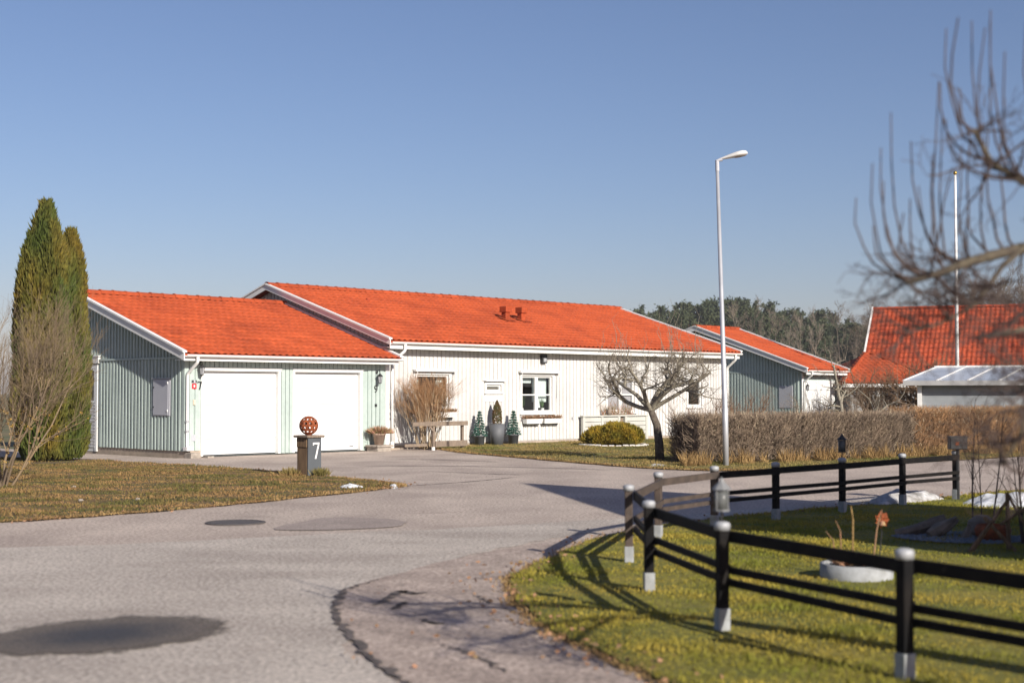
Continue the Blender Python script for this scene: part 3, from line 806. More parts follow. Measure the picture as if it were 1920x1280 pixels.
def wall_lantern(o, x, z, label):
    e = empty('wall_lantern', hw(o, x, -.024, z), FA)
    MB().lathe([(.045, -.0), (.045, .02), (.02, .035)], 14).build('wall_plate', M['dark'], e, rot=(R(90), 0, 0), loc=(0, 0, .10))
    MB().tube(smooth3([(0, -.02, .10), (0, -.10, .16), (0, -.15, .10), (0, -.15, .04)], .04), .011, 8).build('bracket', M['dark'], e)
    MB().lathe([(.012, .07), (.03, .05), (.085, -.005), (.088, -.015), (.06, -.018)], 6, (0, -.15, 0)).build('hood', M['dark'], e)
    MB().lathe([(.062, -.02), (.040, -.19)], 6, (0, -.15, 0)).build('glass', M['galv'], e)
    mb = MB()
    for k in range(6):
        a = k * math.pi / 3
        mb.tube([(.066 * math.cos(a), -.15 + .066 * math.sin(a), -.02), (.044 * math.cos(a), -.15 + .044 * math.sin(a), -.195)], .006, 5)
    mb.lathe([(.048, -.20), (.05, -.185)], 6, (0, -.15, 0)).lathe([(.004, -.24), (.02, -.20)], 6, (0, -.15, 0))
    mb.build('cage', M['dark'], e)
    return tag(e, label, 'lantern', 'wall lanterns beside garage doors')
wall_lantern(O1, .37, 2.19, 'black wall lantern left of the two white garage doors')
wall_lantern(O1, 6.05, 2.02, 'black wall lantern right of the two white garage doors')

# ------------------------------------------------------------------ long white house
O2 = hw(O1, 6.75, .30)[:2]
h = empty('long_house', (O2[0], O2[1], 0), FA)
tag(h, 'long white boarded bungalow with orange tiled roof beside the teal garage', 'house')
HW, HYR, HZR, HY0, HZ0 = 16.05, 5.15, 4.77, -.45, 3.0
hs = (HZR - HZ0) / (HYR - HY0)
hrl = lambda y: HZ0 + (y - HY0) * hs if y < HYR else HZR - (y - HYR) * hs
wins = dict(a=(1.05, 2.33, 1.10, 2.08), b=(5.40, 6.78, .97, 2.08), c=(9.45, 10.85, .95, 2.05), d=(13.80, 14.60, 1.10, 2.02), v=(3.86, 4.50, 1.60, 1.80))
shell(h, M['white'], HW, 10.3, .1, hrl(0) - .1, HZR - .1, HYR, front=False)
wall_with_holes(h, 'front_wall', M['white'], 0, HW, .1, hrl(0) - .1, 0, [w for w in wins.values()], .14)
MB().box(.01, HW - .01, .012, .3, -.05, .14).build('plinth', M['plinth'], h)
op = [(w[0] - .10, w[1] + .10, w[2] - .10, w[3] + .12) for w in wins.values()]
wall_boards(h, 'white', 'front', .06, HW - .10, .12, 2.80, op, pitch=.163, w=.134, t=.022)
wall_boards(h, 'white', 'gable', .04, 10.2, 2.0, lambda y: hrl(y) - .12, pitch=.17, w=.12)
slab('corner_board', 'trim', h, HW - .10, HW + .026, -.03, .002, .12, 2.80)
hrf, _ = roof(h, -.30, HW + .32, HY0, HZ0, HYR, HZR, to_world=lambda x, y, z: Vector(hw(O2, x, y, z)))
barge(h, -.32, HY0, HZ0, HYR, HZR, -1, .15)
barge(h, HW + .33, HY0, HZ0, HYR, HZR, 1, .12)
slab('fascia', 'trim', h, -.28, HW + .30, -.41, -.38, 2.77, 2.95)
MB().box(-.28, HW + .30, -.38, -.005, 2.80, 2.818).build('soffit', M['trim'], h)
MB().add([(-.3, HY0 + .04, HZ0 - .085), (0, HY0 + .04, HZ0 - .085), (0, HYR, HZR - .085), (-.3, HYR, HZR - .085)], [(0, 1, 2, 3)]).build('rake_soffit', M['trim'], h)
gutter(h, -.29, HW + .33, -.475, 2.955)
downpipe(h, [(.22, -.475, 2.90), (.22, -.475, 2.72), (.02, -.30, 2.50)], .042)
downpipe(h, [(HW - .02, -.475, 2.90), (HW - .02, -.475, 2.74), (HW + .0, -.09, 2.45), (HW, -.09, .2)], .045)
for s in (7.25, 8.0):
    y = 2.45; z = hrl(y); vt = MB().box(s - .10, s + .10, y - .10, y + .10, z - .12, z + .30).build('roof_vent', M['tile'], h, bevel=.015)
    MB().box(s - .14, s + .14, y - .15, y + .15, z + .26, z + .45).build('vent_cowl', M['tile'], vt, bevel=.012)
    MB().add([(s - .22, y - .30, hrl(y - .3) + .06), (s + .22, y - .30, hrl(y - .3) + .06), (s + .22, y + .2, hrl(y + .2) + .07), (s - .22, y + .2, hrl(y + .2) + .07)], [(0, 1, 2, 3)]).build('vent_flashing', M['tile'], vt)
MB().tube([(2.6, 3.9, hrl(3.9)), (2.6, 3.88, hrl(3.9) + .1)], [.07, .05], 8).build('roof_vent', M['tile2'], h)

def window(parent, w, mull=True, tz=None, trim=.085, inner=True):
    a, b, c, d = w
    wd = MB().box(a - trim, a, -.034, .012, c - .05, d + trim).box(b, b + trim, -.034, .012, c - .05, d + trim).box(a, b, -.033, .012, d, d + trim).build('window', M['trim'], parent)
    MB().box(a - trim - .02, b + trim + .02, -.075, .02, c - .075, c - .045).build('sill', M['trim'], wd)
    f = .055; y0, y1 = .03, .085
    fr = MB().box(a, b, y0, y1, c, c + f).box(a, b, y0, y1, d - f, d).box(a, a + f, y0, y1, c + f, d - f).box(b - f, b, y0, y1, c + f, d - f)
    xs = [a + f, b - f]
    if mull:
        m_ = (a + b) / 2; fr.box(m_ - .065, m_ + .065, y0 - .008, y1, c + f, d - f); cols = [(a + f, m_ - .065), (m_ + .065, b - f)]
    else: cols = [(a + f, b - f)]
    fr.build('frame', M['trim'], wd)
    for (p, q) in cols:
        rows = [(c + f, d - f)]
        if tz:
            MB().box(p, q, y0 + .005, y1 - .01, tz - .02, tz + .02).build('glazing_bar', M['trim'], wd); rows = [(c + f, tz - .02), (tz + .02, d - f)]
        for (r0, r1) in rows:
            MB().add([(p, .058, r0), (q, .058, r0), (q, .058, r1), (p, .058, r1)], [(0, 1, 2, 3)]).build('pane', M['glass'], wd)
    if inner:
        mb = MB(); A, B, C, Dd = a - .4, b + .4, c - .3, d + .15; Y0, Y1 = .145, 1.6
        mb.add([(A, Y0, C), (B, Y0, C), (B, Y0, Dd), (A, Y0, Dd), (A, Y1, C), (B, Y1, C), (B, Y1, Dd), (A, Y1, Dd)], [(4, 5, 6, 7), (0, 1, 5, 4), (2, 3, 7, 6), (1, 2, 6, 5), (3, 0, 4, 7)])
        mb.build('room_shell', M['room'], wd)
        MB().box(a, b, .10, .30, c - .03, c - .003).build('inner_sill', M['trim'], wd)
    return wd

def curtain(parent, x0, x1, z0, z1, y=.24, lean=0):
    n = 40; mb = MB(); vs = []
    for i in range(n + 1):
        t = i / n; x = x0 + (x1 - x0) * t; yy = y + .022 * math.sin(t * (x1 - x0) * 75)
        vs += [(x + lean * (1 - t), yy, z0), (x, yy, z1)]
    mb.add(vs, [(2 * i, 2 * i + 2, 2 * i + 3, 2 * i + 1) for i in range(n)])
    return mb.build('curtain', M['curtain'], parent, smooth=True)

def awning(wd, a, b, z):
    aw = MB().box(a, b, -.16, -.036, z, z + .07).build('awning_cassette', M['trim'], wd, bevel=.01)
    for x in (a + .06, b - .06): MB().tube([(x, -.15, z), (x, -.06, z - .5 if x < a + .1 else z - .75)], .009, 6).build('awning_arm', M['trim'], wd)

wa = window(h, wins['a'], mull=False); awning(wa, .92, 2.52, 2.16); curtain(wa, 2.05, 2.34, 1.14, 2.1); curtain(wa, 1.06, 1.36, 1.14, 2.1)
wb = window(h, wins['b'], mull=True, tz=1.50); awning(wb, 5.22, 7.02, 2.16)
curtain(wb, 5.40, 5.66, 1.0, 2.1, lean=-.12); curtain(wb, 5.40, 6.10, 1.86, 2.1); curtain(wb, 6.12, 6.76, 1.28, 2.1)
wc = window(h, wins['c'], mull=True, tz=1.50)
MB().box(9.5, 10.8, .11, .12, .96, 2.04).build('blind', M['blind'], wc)
wd_ = window(h, wins['d'], mull=False)
wv = window(h, wins['v'], mull=False, trim=.07, inner=False)
MB().box(3.86, 4.50, .10, .13, 1.60, 1.80).build('dark_backing', M['room'], wv)
slab('vent_hood', 'trim', h, 3.76, 4.62, -.12, -.02, 1.90, 1.93)
slab('vent_panel', 'trim', h, 3.78, 4.58, -.036, -.0225, 1.30, 1.50)
MB().box(6.20, 6.42, -.14, -.023, 2.47, 2.74).build('wall_floodlight', M['dark'], h, bevel=.012)
MB().box(6.24, 6.38, -.146, -.141, 2.51, 2.62).build('floodlight_glass', M['galv'], h)
MB().tube([(6.95 + 0.75, -.04, .72), (7.7, -.04, .80)], .03, 8).build('garden_tap', M['galv'], h)
MB().box(11.9, 11.97, -.05, -.024, 1.45, 1.52).build('outdoor_socket', M['dark'], h)
MB().tube([(11.94, -.03, 2.75), (11.94, -.03, 1.0)], .012, 6).build('conduit', M['dark'], h)

# plants and lamps behind the window
def window_plant(x, z, y, n, L, m, label, seed):
    rg = np.random.default_rng(seed); e = empty('window_plant', hw(O2, x, y, z), FA)
    MB().lathe([(.045, 0), (.06, .11), (.055, .11)], 14).build('pot', M['trim'], e)
    az = rg.uniform(0, 6.28, n); sp = rg.uniform(.15, .8, n)
    P = []; 
    for i in range(n):
        d = np.array([math.cos(az[i]) * sp[i], math.sin(az[i]) * sp[i] * .4, 1.0]); d /= np.linalg.norm(d); l = L * rg.uniform(.6, 1.1)
        P.append((d, l))
    V, F = blades_np(np.tile([[0, 0, .10]], (n, 1)), np.array([p[0] for p in P]), np.array([p[1] for p in P]), .030, rg)
    link('leaves', np_mesh('leaves', V, F, m), e)
    return tag(e, label, 'house plant', 'plants on the window sill')
window_plant(5.62, .98, .20, 26, .42, M['leaf'], 'leafy green plant in the left half of the double window', 1)
window_plant(6.55, .98, .20, 22, .34, M['leaf'], 'green plant beside the lamp in the right half of the double window', 2)
window_plant(5.66, 1.52, .32, 20, .30, M['leaf_y'], 'green hanging plant high in the left half of the double window', 3)
window_plant(2.02, 1.08, .22, 26, .48, M['leaf_y'], 'yellow green plant in the window behind the dry shrub', 4)
def table_lamp(x, label):
    e = empty('table_lamp', hw(O2, x, .20, .97), FA)
    MB().lathe([(.04, 0), (.012, .03), (.010, .14)], 10).build('base', M['dark'], e)
    MB().lathe([(.085, .13), (.055, .32)], 14).build('lamp_shade', M['curtain'], e)
    tag(e, label, 'lamp', 'lamps on the window sill')
table_lamp(6.33, 'small table lamp with white shade in right half of double window')
table_lamp(5.47, 'small table lamp with white shade in left half of double window')

def window_box(x0, x1, z, label, seed):
    rg = np.random.default_rng(seed); e = empty('window_box', hw(O2, (x0 + x1) / 2, -.16, z), FA); w = (x1 - x0) / 2
    MB().add([(-w + .03, -.07, 0), (w - .03, -.07, 0), (w - .03, .09, 0), (-w + .03, .09, 0), (-w, -.10, .15), (w, -.10, .15), (w, .10, .15), (-w, .10, .15)], [(3, 2, 1, 0), (0, 1, 5, 4), (1, 2, 6, 5), (2, 3, 7, 6), (3, 0, 4, 7), (4, 5, 6, 7)]).build('box', M['trim'], e, bevel=.008)
    for s in (-1, 1): MB().box(s * w * .6 - .012, s * w * .6 + .012, -.05, .135, -.03, -.002).build('bracket', M['dark'], e)
    n = 520; B = np.c_[rg.uniform(-w, w, n), rg.uniform(-.09, .09, n), np.full(n, .14)]
    D = np.c_[rg.normal(size=n) * .5, rg.normal(size=n) * .6 - .2, np.ones(n)]
    V, F = blades_np(B, D, rg.uniform(.05, .17, n), .025, rg)
    link('heather', np_mesh('heather', V, F, M['heather']), e)
    tag(e, label, 'window box', 'window boxes of dry heather')
window_box(1.62, 2.44, .86, 'white window box with dry brown heather beside the dry shrub', 1)
window_box(5.36, 6.10, .62, 'left of two white heather boxes below the double window', 2)
window_box(6.16, 6.98, .62, 'right of two white heather boxes below the double window', 3)

# white board enclosure with pots, in front of the third window
pf = empty('white_planter_fence', hw(O1, 14.80, .12), FA)
for x in (0, .9, 1.75, 2.1, 3.2): MB().box(x - .05, x + .05, -.045, .045, -.02, .80).build('post', M['pale_board'], pf)
for (a, b) in ((.05, .85), (.95, 1.70), (2.15, 3.15)):
    for k in range(5): slab('board', 'pale_board', pf, a, b, -.018, .012, .06 + k * .145, .19 + k * .145)
MB().box(-.08, 3.28, -.07, .07, .80, .84).build('top_rail', M['pale_board'], pf)
tag(pf, 'low grey white board enclosure behind the golden bush', 'enclosure')
rg = np.random.default_rng(5)
dp = empty('dry_potted_plants', hw(O1, 16.6, .20, .0), FA)
MB().box(-.8, .8, -.03, .05, .55, .86).build('trough', M['greywood'], dp)
P = np.zeros((150, 4, 3)); b0 = np.c_[rg.uniform(-.8, .8, 150), rg.uniform(-.03, .04, 150), np.full(150, .84)]; dd = np.c_[rg.normal(size=150) * .35, rg.normal(size=150) * .3, np.ones(150)]; ll = rg.uniform(.15, .5, 150)
for k in range(4): P[:, k] = b0 + dd * (ll * k / 3)[:, None] + rg.normal(size=(150, 3)) * .015
V, F = tubes_np(P, np.tile([.006, .005, .004, .002], (150, 1)), 3); link('stems', np_mesh('stems', V, F, M['heather_p']), dp)
tag(dp, 'trough of dry pinkish stems behind the white board enclosure', 'planter')
fp = empty('ceramic_owl', hw(O1, 16.1, .12, .84), FA)
MB().lathe([(.05, 0), (.075, .05), (.07, .13), (.045, .17), (.055, .21), (.03, .26), (0.005, .27)], 14).build('body', M['drift'], fp, smooth=True)
MB().lathe([(.02, 0), (.002, .05)], 8, (-.03, 0, .24)).lathe([(.02, 0), (.002, .05)], 8, (.03, 0, .24)).build('ears', M['drift'], fp)
tag(fp, 'small dark ornament on the top rail of the white board enclosure', 'ornament')

# ------------------------------------------------------------------ far teal garage
g3 = empty('single_garage', (O3[0], O3[1], 0), FA)
tag(g3, 'distant teal boarded single garage with orange roof behind the hedge', 'garage')
YR3, ZR3, W3 = 5.2, 4.42, 2.6
s3 = (ZR3 - 2.52) / (YR3 + .45); r3 = lambda y: 2.52 + (y + .45) * s3 if y < YR3 else ZR3 - (y - YR3) * s3
shell(g3, M['teal'], W3, 10.4, -.1, r3(0) - .1, ZR3 - .1, YR3, front=True)
wall_boards(g3, 'teal', 'gable', .1, 8.0, .1, 2.38, w=.078, t=.045); wall_boards(g3, 'teal', 'gable', .1, 8.0, 2.44, lambda y: r3(y) - .13)
slab('drip_rail', 'teal', g3, -.05, .003, .02, 8, 2.385, 2.435)
slab('corner_board', 'trim', g3, -.026, .10, -.03, .003, .1, 2.36)
dr = empty('garage_door'); dr.parent = g3
for k in range(5): slab('door_panel', 'door', dr, .25, 2.5, -.035, -.004, .03 + k * .41, .43 + k * .41)
wall_boards(g3, 'teal', 'front', .12, 2.55, 2.12, 2.36, pitch=.14, w=.118)
MB().box(-.06, -.02, .42, 1.08, .92, 1.84).build('meter_cabinet', M['cab'], g3, bevel=.006)
roof(g3, -.3, 2.95, -.45, 2.52, YR3, ZR3, cap=0)
barge(g3, -.32, -.45, 2.52, YR3, ZR3, -1, .19); barge(g3, 2.97, -.45, 2.52, YR3, ZR3, 1, .12)
slab('fascia', 'trim', g3, -.29, 2.93, -.41, -.38, 2.30, 2.49); gutter(g3, -.28, 2.96, -.475, 2.475)
downpipe(g3, [(.05, -.475, 2.43), (.05, -.475, 2.3), (.06, -.08, 2.0), (.06, -.08, .1)])
wall_lantern(O3, .16, 1.85, 'tiny dark wall lantern on the distant teal garage')

# low tiled carport between the far garage and the shed
lc = empty('low_annexe', (14.2, 60.0, 0), R(4))
W_, yr_, z0_, zr_ = 4.2, 4.2, 1.95, 3.30
MB().box(.15, 4.0, .25, 6.5, -.3, 1.80).build('wall', M['greyboard'], lc)
for k in range(30): slab('cladding_board', 'greyboard', lc, .18 + k * .128, .18 + k * .128 + .095, .222, .252, -.2, 1.80)
slab('post', 'trim', lc, 1.25, 1.38, .16, .22, -.2, 1.80); slab('post', 'trim', lc, 3.45, 3.60, .1, .2, -.2, 1.85)
# hipped roof
hipv = [(-.3, -.1, z0_), (W_, -.1, z0_), (W_, 7.6, z0_), (-.3, 7.6, z0_), (1.9, 3.6, zr_), (2.2, 3.9, zr_)]
mbh = MB().add([(x, y, z - .012) for x, y, z in hipv], [(0, 1, 4), (1, 2, 5), (1, 5, 4), (2, 3, 5), (3, 4, 5), (3, 0, 4), (0, 3, 2, 1)])
lr = mbh.build('roof', M['tile'], lc)
a_ = math.atan2(zr_ - z0_, 3.7); V0, F0 = tile_geo(.25, .40); ca, sa = math.cos(a_), math.sin(a_)
Vr = V0 @ np.array([[1, 0, 0], [0, ca, -sa], [0, sa, ca]]).T; LL = []
for j in range(12):
    y = -.1 + ca * j * .34; z = z0_ + sa * j * .34; f = (j * .34) / (3.7 / ca)
    xa, xb = -.3 + 2.2 * f, W_ - 2.3 * f; x = xa
    while x < xb - .12: LL.append((x, y, z)); x += .246
LL = np.array(LL); VV = (LL[:, None] + Vr[None]).reshape(-1, 3); FF = (np.arange(len(LL))[:, None, None] * len(V0) + F0[None]).reshape(-1, 4)
tag(link('roof_tiles', np_mesh('roof_tiles', VV, FF, M['tile'], True), lr), kind='stuff')
for (p, q_) in (((W_, -.1, z0_), (2.2, 3.75, zr_)), ((-.3, -.1, z0_), (1.9, 3.6, zr_))):
    for k in range(14):
        a, b = Vector(p).lerp(Vector(q_), k / 14), Vector(p).lerp(Vector(q_), (k + 1.08) / 14)
        MB().tube([a, b], [.095, .085], 8).build('hip_tile', M['tile'], lr)
slab('fascia', 'trim', lc, -.28, W_ - .02, -.11, -.08, z0_ - .16, z0_ - .02)
tag(lc, 'low grey boarded annexe with hipped orange roof left of the pale shed', 'building')

# big steep old roof
bo = empty('steep_roof_house', (21.0 * .91, 75.0, 0), math.atan2(-.40, .917))
# local: x along ridge (to the right, nearer), -y toward camera
BW, BZR, BEZ, BHD = 17.0, 5.95, 2.3, 4.0
MB().add([(.3, -BHD + .4, -.5), (BW, -BHD + .4, -.5), (BW, BHD - .4, -.5), (.3, BHD - .4, -.5), (.3, -BHD + .4, BEZ), (BW, -BHD + .4, BEZ), (BW, BHD - .4, BEZ), (.3, BHD - .4, BEZ), (.3, 0, BZR - .35), (BW, 0, BZR - .35)], [(0, 1, 5, 4), (2, 3, 7, 6), (3, 0, 4, 8, 7), (1, 2, 6, 9, 5)]).build('wall', M['white'], bo)
sb_ = (BZR - BEZ) / BHD
mb = MB().add([(0, -BHD, BEZ - .02), (BW + .3, -BHD, BEZ - .02), (BW + .3, 0, BZR - .02), (0, 0, BZR - .02), (0, BHD, BEZ - .02), (BW + .3, BHD, BEZ - .02)], [(0, 1, 2, 3), (3, 2, 5, 4)])
br = mb.build('roof', M['tile2'], bo)
roof_side(br, 0, BW + .3, -BHD, BEZ, 0, BZR, M['tile2'], cover_w=.235, cover_l=.36, cap=0)
ridge_tiles(br, -.02, BW + .3, 0, BZR + .05, M['tile2'])
MB().bar((-.05, -BHD - .05, BEZ + .02), (-.05, 0, BZR + .05), .06, .24, up=(0, 0, 1)).bar((-.05, BHD + .05, BEZ + .02), (-.05, 0, BZR + .05), .059, .24).build('barge_board', M['trim'], bo)
tag(bo, 'large house with steep weathered orange tile roof behind the flagpole', 'house')

# pale shed
sh = empty('pale_shed', (12.75, 46.0, 0), R(-21))
MB().box(.45, 8.4, .35, 3.2, -.2, 1.93).build('wall', M['shedwall_shaded'], sh)
for k in range(11): link('weatherboard', unit_box('shedwall_shaded'), sh, (4.42, .335, .05 + k * .175), (R(7), 0, 0), (7.9, .022, .182))
slab('corner_post', 'trim', sh, .32, .46, .22, .36, -.1, 1.95)
MB().add([(-.1, -.05, 1.94), (8.7, -.05, 1.94), (8.7, 3.5, 2.44), (-.1 + .7, 3.5, 2.44), (-.1, -.05, 1.90), (8.7, -.05, 1.90), (8.7, 3.5, 2.40), (.6, 3.5, 2.40)], [(0, 1, 2, 3), (7, 6, 5, 4), (0, 4, 5, 1), (1, 5, 6, 2), (2, 6, 7, 3), (3, 7, 4, 0)]).build('roof_sheet', M['roofsheet'], sh)
for k in range(9):
    x = .0 + k * .95; MB().bar((x - (.08 if k == 0 else 0), -.07, 1.965), (x + .70, 3.5, 2.465), .06, .03).build('roof_batten', M['trim'], sh)
MB().bar((.6, 3.51, 2.46), (8.7, 3.51, 2.46), .05, .06).build('ridge_flashing', M['trim'], sh)
slab('fascia', 'greyboard', sh, -.1, 8.7, -.085, -.055, 1.80, 1.95)
tag(sh, 'pale shed with shade coloured into its boards and shiny low sheet roof behind the hedge', 'shed')

fpz = empty('flagpole', (17.22, 55, 0))
MB().tube([(0, 0, 0), (0, 0, 10.0)], [.085, .045], 12).build('pole', M['pole_white'], fpz, smooth=True)
MB().lathe([(.02, 10.0), (.07, 10.04), (.08, 10.09), (.05, 10.15), (.005, 10.17)], 12).build('finial', M['brass'], fpz, smooth=True)
tag(fpz, 'tall white flagpole rising behind the pale shed', 'flagpole')

# unseen added building right of frame, shaped to cast angular shade over road and lawn
nb = empty('added_shade_house', (7.06, 14.73, 0), math.atan2(-.69, .724))
# local x along ridge (.724,-.69); local -y toward the near eave (-.69,-.724)
NW, ND, NZR, NZE = 11.0, 3.3, 5.7, 2.55
MB().add([(.25, -ND + .3, 0), (NW, -ND + .3, 0), (NW, .0, 0), (.25, .0, 0), (.25, -ND + .3, NZE + .15), (NW, -ND + .3, NZE + .15), (NW, 0, NZR - .12), (.25, 0, NZR - .12)], [(0, 1, 5, 4), (1, 2, 6, 5), (2, 3, 7, 6), (3, 0, 4, 7)]).build('wall', M['white'], nb)
MB().add([(0, -ND, NZE), (NW + .3, -ND, NZE), (NW + .3, .06, NZR), (0, .06, NZR), (0, -ND, NZE - .12), (NW + .3, -ND, NZE - .12), (NW + .3, .06, NZR - .12), (0, .06, NZR - .12)], [(0, 1, 2, 3), (7, 6, 5, 4), (0, 4, 5, 1), (1, 5, 6, 2), (2, 6, 7, 3), (3, 7, 4, 0)]).build('roof', M['tile'], nb)
tag(nb, 'added white house just outside the right edge, shaped to shade the road', 'house')

# ------------------------------------------------------------------ street lamp
sl = empty('street_lamp', (4.53, 30.19, LZ))
MB().tube([(0, 0, -.1), (-.01, 0, 1.2), (-.012, 0, 1.21), (-.15, 0, 6.28)], [.062, .062, .056, .036], 14).build('pole', M['pole'], sl, smooth=True)
MB().tube([(-.149, 0, 6.25), (-.152, 0, 6.47), (-.05, -.005, 6.505)], .044, 10).build('spigot', M['cab'], sl)
mb = MB(); n = 12; prof = [(-.08, .03, .02), (.02, .05, .035), (.16, .085, .06), (.34, .12, .085), (.46, .125, .085), (.54, .085, .06), (.565, .02, .02)]
vs = []
for (x, w, hh) in prof:
    for k in range(n):
        a = 2 * math.pi * k / n; zz = math.sin(a) * hh * (1.0 if math.sin(a) > 0 else .45)
        vs.append((x, math.cos(a) * w, zz))
fs = [(i * n + k, i * n + (k + 1) % n, (i + 1) * n + (k + 1) % n, (i + 1) * n + k) for i in range(len(prof) - 1) for k in range(n)] + [tuple(range(n)), tuple(range((len(prof) - 1) * n + n - 1, (len(prof) - 1) * n - 1, -1))]
lh = mb.add(vs, fs).build('lamp_head', M['lamp'], sl, smooth=True, loc=(-.06, 0, 6.51), rot=(0, R(-11), R(-14)))
MB().lathe([(.10, -.04), (.11, -.028)], 16, (.40, 0, 0), 1.25, .85).build('lens', M['lens'], lh)
tag(sl, 'tall grey street lamp standing before the brown hedge', 'street lamp')

# ------------------------------------------------------------------ number post with rusty ball
np_ = empty('number_post', (-3.80, 26.62, LZ), FA)
s = .155
MB().box(-s, -.03, -s, -s + .28, -.05, .70).build('timber', M['wood'], np_, bevel=.012)
MB().box(-s + .005, -.045, -.0, s, -.05, .56).build('timber', M['wood'], np_, bevel=.012)
MB().box(-s - .012, -s + .01, -s + .01, s - .005, .52, .70).build('cross_piece', M['wood'], np_, bevel=.01)
MB().box(-.02, s - .03, -s + .03, s - .02, -.05, .70).build('timber', M['wood'], np_, bevel=.012)
MB().box(-s, s, -s - .03, -s - .002, -.03, .70).build('number_board', M['slate'], np_, bevel=.004)
MB().box(-s - .05, s + .05, -s - .07, s + .05, .70, .745).build('cap', M['greywood'], np_, bevel=.012)
seven('house_number', M['white_num'], np_, .30, .15, .030, .010, (-.05, -s - .036, .31))
tag(np_, 'wooden post with grey board and white figure 7 at lawn corner', 'post')
rb = empty('rusty_ball', (-3.80, 26.62, LZ + .745), FA)
mb = MB(); Rb = .178; nu, nv = 11, 6
def sp(u, v, r): return (r * math.cos(v) * math.cos(u), r * math.cos(v) * math.sin(u), Rb + .0 + r * math.sin(v))
for j in range(nv):
    v0, v1 = -math.pi / 2 * .93 + math.pi * .93 * j / nv, -math.pi / 2 * .93 + math.pi * .93 * (j + 1) / nv
    for i in range(nu):
        u0, u1 = 2 * math.pi * i / nu + j * .2, 2 * math.pi * (i + 1) / nu + j * .2
        uc, vc = (u0 + u1) / 2, (v0 + v1) / 2
        outer = [(u0, v0), (uc, v0), (u1, v0), (u1, vc), (u1, v1), (uc, v1), (u0, v1), (u0, vc)]
        k_ = .30 if abs(vc) < 1.0 else .22
        inner = [(uc + (u1 - u0) * k_ * math.cos(R(225 + 45 * k)) * 1.0, vc + (v1 - v0) * k_ * math.sin(R(225 + 45 * k))) for k in range(8)]
        vs = [sp(a, b, Rb) for a, b in outer] + [sp(a, b, Rb) for a, b in inner] + [sp(a, b, Rb - .012) for a, b in outer] + [sp(a, b, Rb - .012) for a, b in inner]
        fs = []
        for k in range(8):
            m_ = (k + 1) % 8
            fs += [(k, m_, 8 + m_, 8 + k), (16 + m_, 16 + k, 24 + k, 24 + m_), (8 + k, 8 + m_, 24 + m_, 24 + k)]
        mb.add(vs, fs)
me = bpy.data.meshes.new('shell'); me.from_pydata(mb.v, [], mb.f); me.materials.append(M['rust']); me.update(); link('pierced_shell', me, rb)
MB().lathe([(.06, 0), (.06, .012), (.03, .02)], 12).build('foot', M['rust'], rb)
tag(rb, 'pierced rusty metal ball resting on the number post', 'ball ornament')

# ------------------------------------------------------------------ pots, heather, rail and dry shrub by the house
fl = empty('heather_pot', hw(O1, 5.90, -.32, .17), FA)
MB().lathe([(.12, 0), (.165, .26), (.18, .26), (.18, .31), (.16, .31), (.15, .27)], 20).build('pot', M['clay'], fl, smooth=True)
rg = np.random.default_rng(9); n = 900; B = np.c_[rg.normal(size=(n, 2)) * .09, np.full(n, .29)]; D = np.c_[B[:, :2] * 6 + rg.normal(size=(n, 2)) * .25, np.ones(n) * .9]
V, F = blades_np(B, D, rg.uniform(.10, .27, n), .026, rg); link('heather', np_mesh('heather', V, F, M['heather_p']), fl)
tag(fl, 'weathered clay pot of pink heather right of the garage doors', 'flower pot')
st = empty('stone_step', hw(O1, 5.90, -.32, 0), FA)
MB().box(-.24, .24, -.22, .22, -.02, .11).build('block', M['stone'], st, bevel=.015)
MB().box(-.28, .30, -.26, .25, .112, .168).build('slab', M['stone'], st, bevel=.012)
tag(st, 'small beige stone step beneath the heather pot', 'stone step')

rf_ = empty('wooden_rail', hw(O1, 6.95, -.95, 0), FA)
for (x, y) in ((.35, 0), (1.50, .05)): MB().box(x - .035, x + .035, y - .035, y + .035, .0, .76).build('post', M['greywood'], rf_)
MB().box(.0, 1.62, -.06, -.036, .66, .78).build('top_rail', M['greywood'], rf_)
MB().box(.38, 1.60, -.065, -.036, .09, .25).build('kick_board', M['greywood'], rf_)
MB().box(-.5, .31, .20, .23, .10, .18).build('back_board', M['greywood'], rf_)
MB().box(-.45, .33, -.062, -.037, .665, .775).build('top_rail', M['greywood'], rf_)
MB().bar((.35, -.03, .50), (.18, -.03, .66), .025, .05).build('brace', M['greywood'], rf_)
MB().lathe([(.05, -.02), (.05, .09)], 10, (.35, 0, 0)).build('post_shoe', M['trim'], rf_)
tag(rf_, 'low grey timber rail around the dry shrub by the white wall', 'rail')

ds = empty('dry_shrub', hw(O1, 7.52, -.5, 0), FA)
rg = np.random.default_rng(31); out = {}
cfg = [dict(wig=.05, up=.02, taper=.7), dict(n=(5, 7), L=(.5, .9), ang=(8, 26), wig=.07, up=.05, f0=.35, rr=.7), dict(n=(5, 8), L=(.22, .45), ang=(10, 38), wig=.09, up=.06, f0=.25, rr=.7), dict(n=(3, 5), L=(.08, .2), ang=(12, 45), wig=.1, up=.04, f0=.2, rr=.75)]
for i in range(44):
    a = rg.uniform(0, 6.28); r_ = rg.uniform(0, .32); d = np.array([math.cos(a) * .30 + rg.normal() * .10, math.sin(a) * .12, 1.0])
    grow(out, rg, (math.cos(a) * r_, math.sin(a) * r_ * .5, .0), d, rg.uniform(1.1, 1.55), .012, 0, cfg)
M['dry_twig'] = mat('dry_orange_twig', (.52, .29, .14), (.36, .21, .11), 5, .9, trans=.2)
M['dry_stem'] = mat('dry_pale_stem', (.46, .36, .24), (.30, .22, .14), 5, .9)
grown_mesh('stems', out[0] + out[1], M['dry_stem'], 4, ds); grown_mesh('twigs', out[2] + out[3], M['dry_twig'], 3, ds)
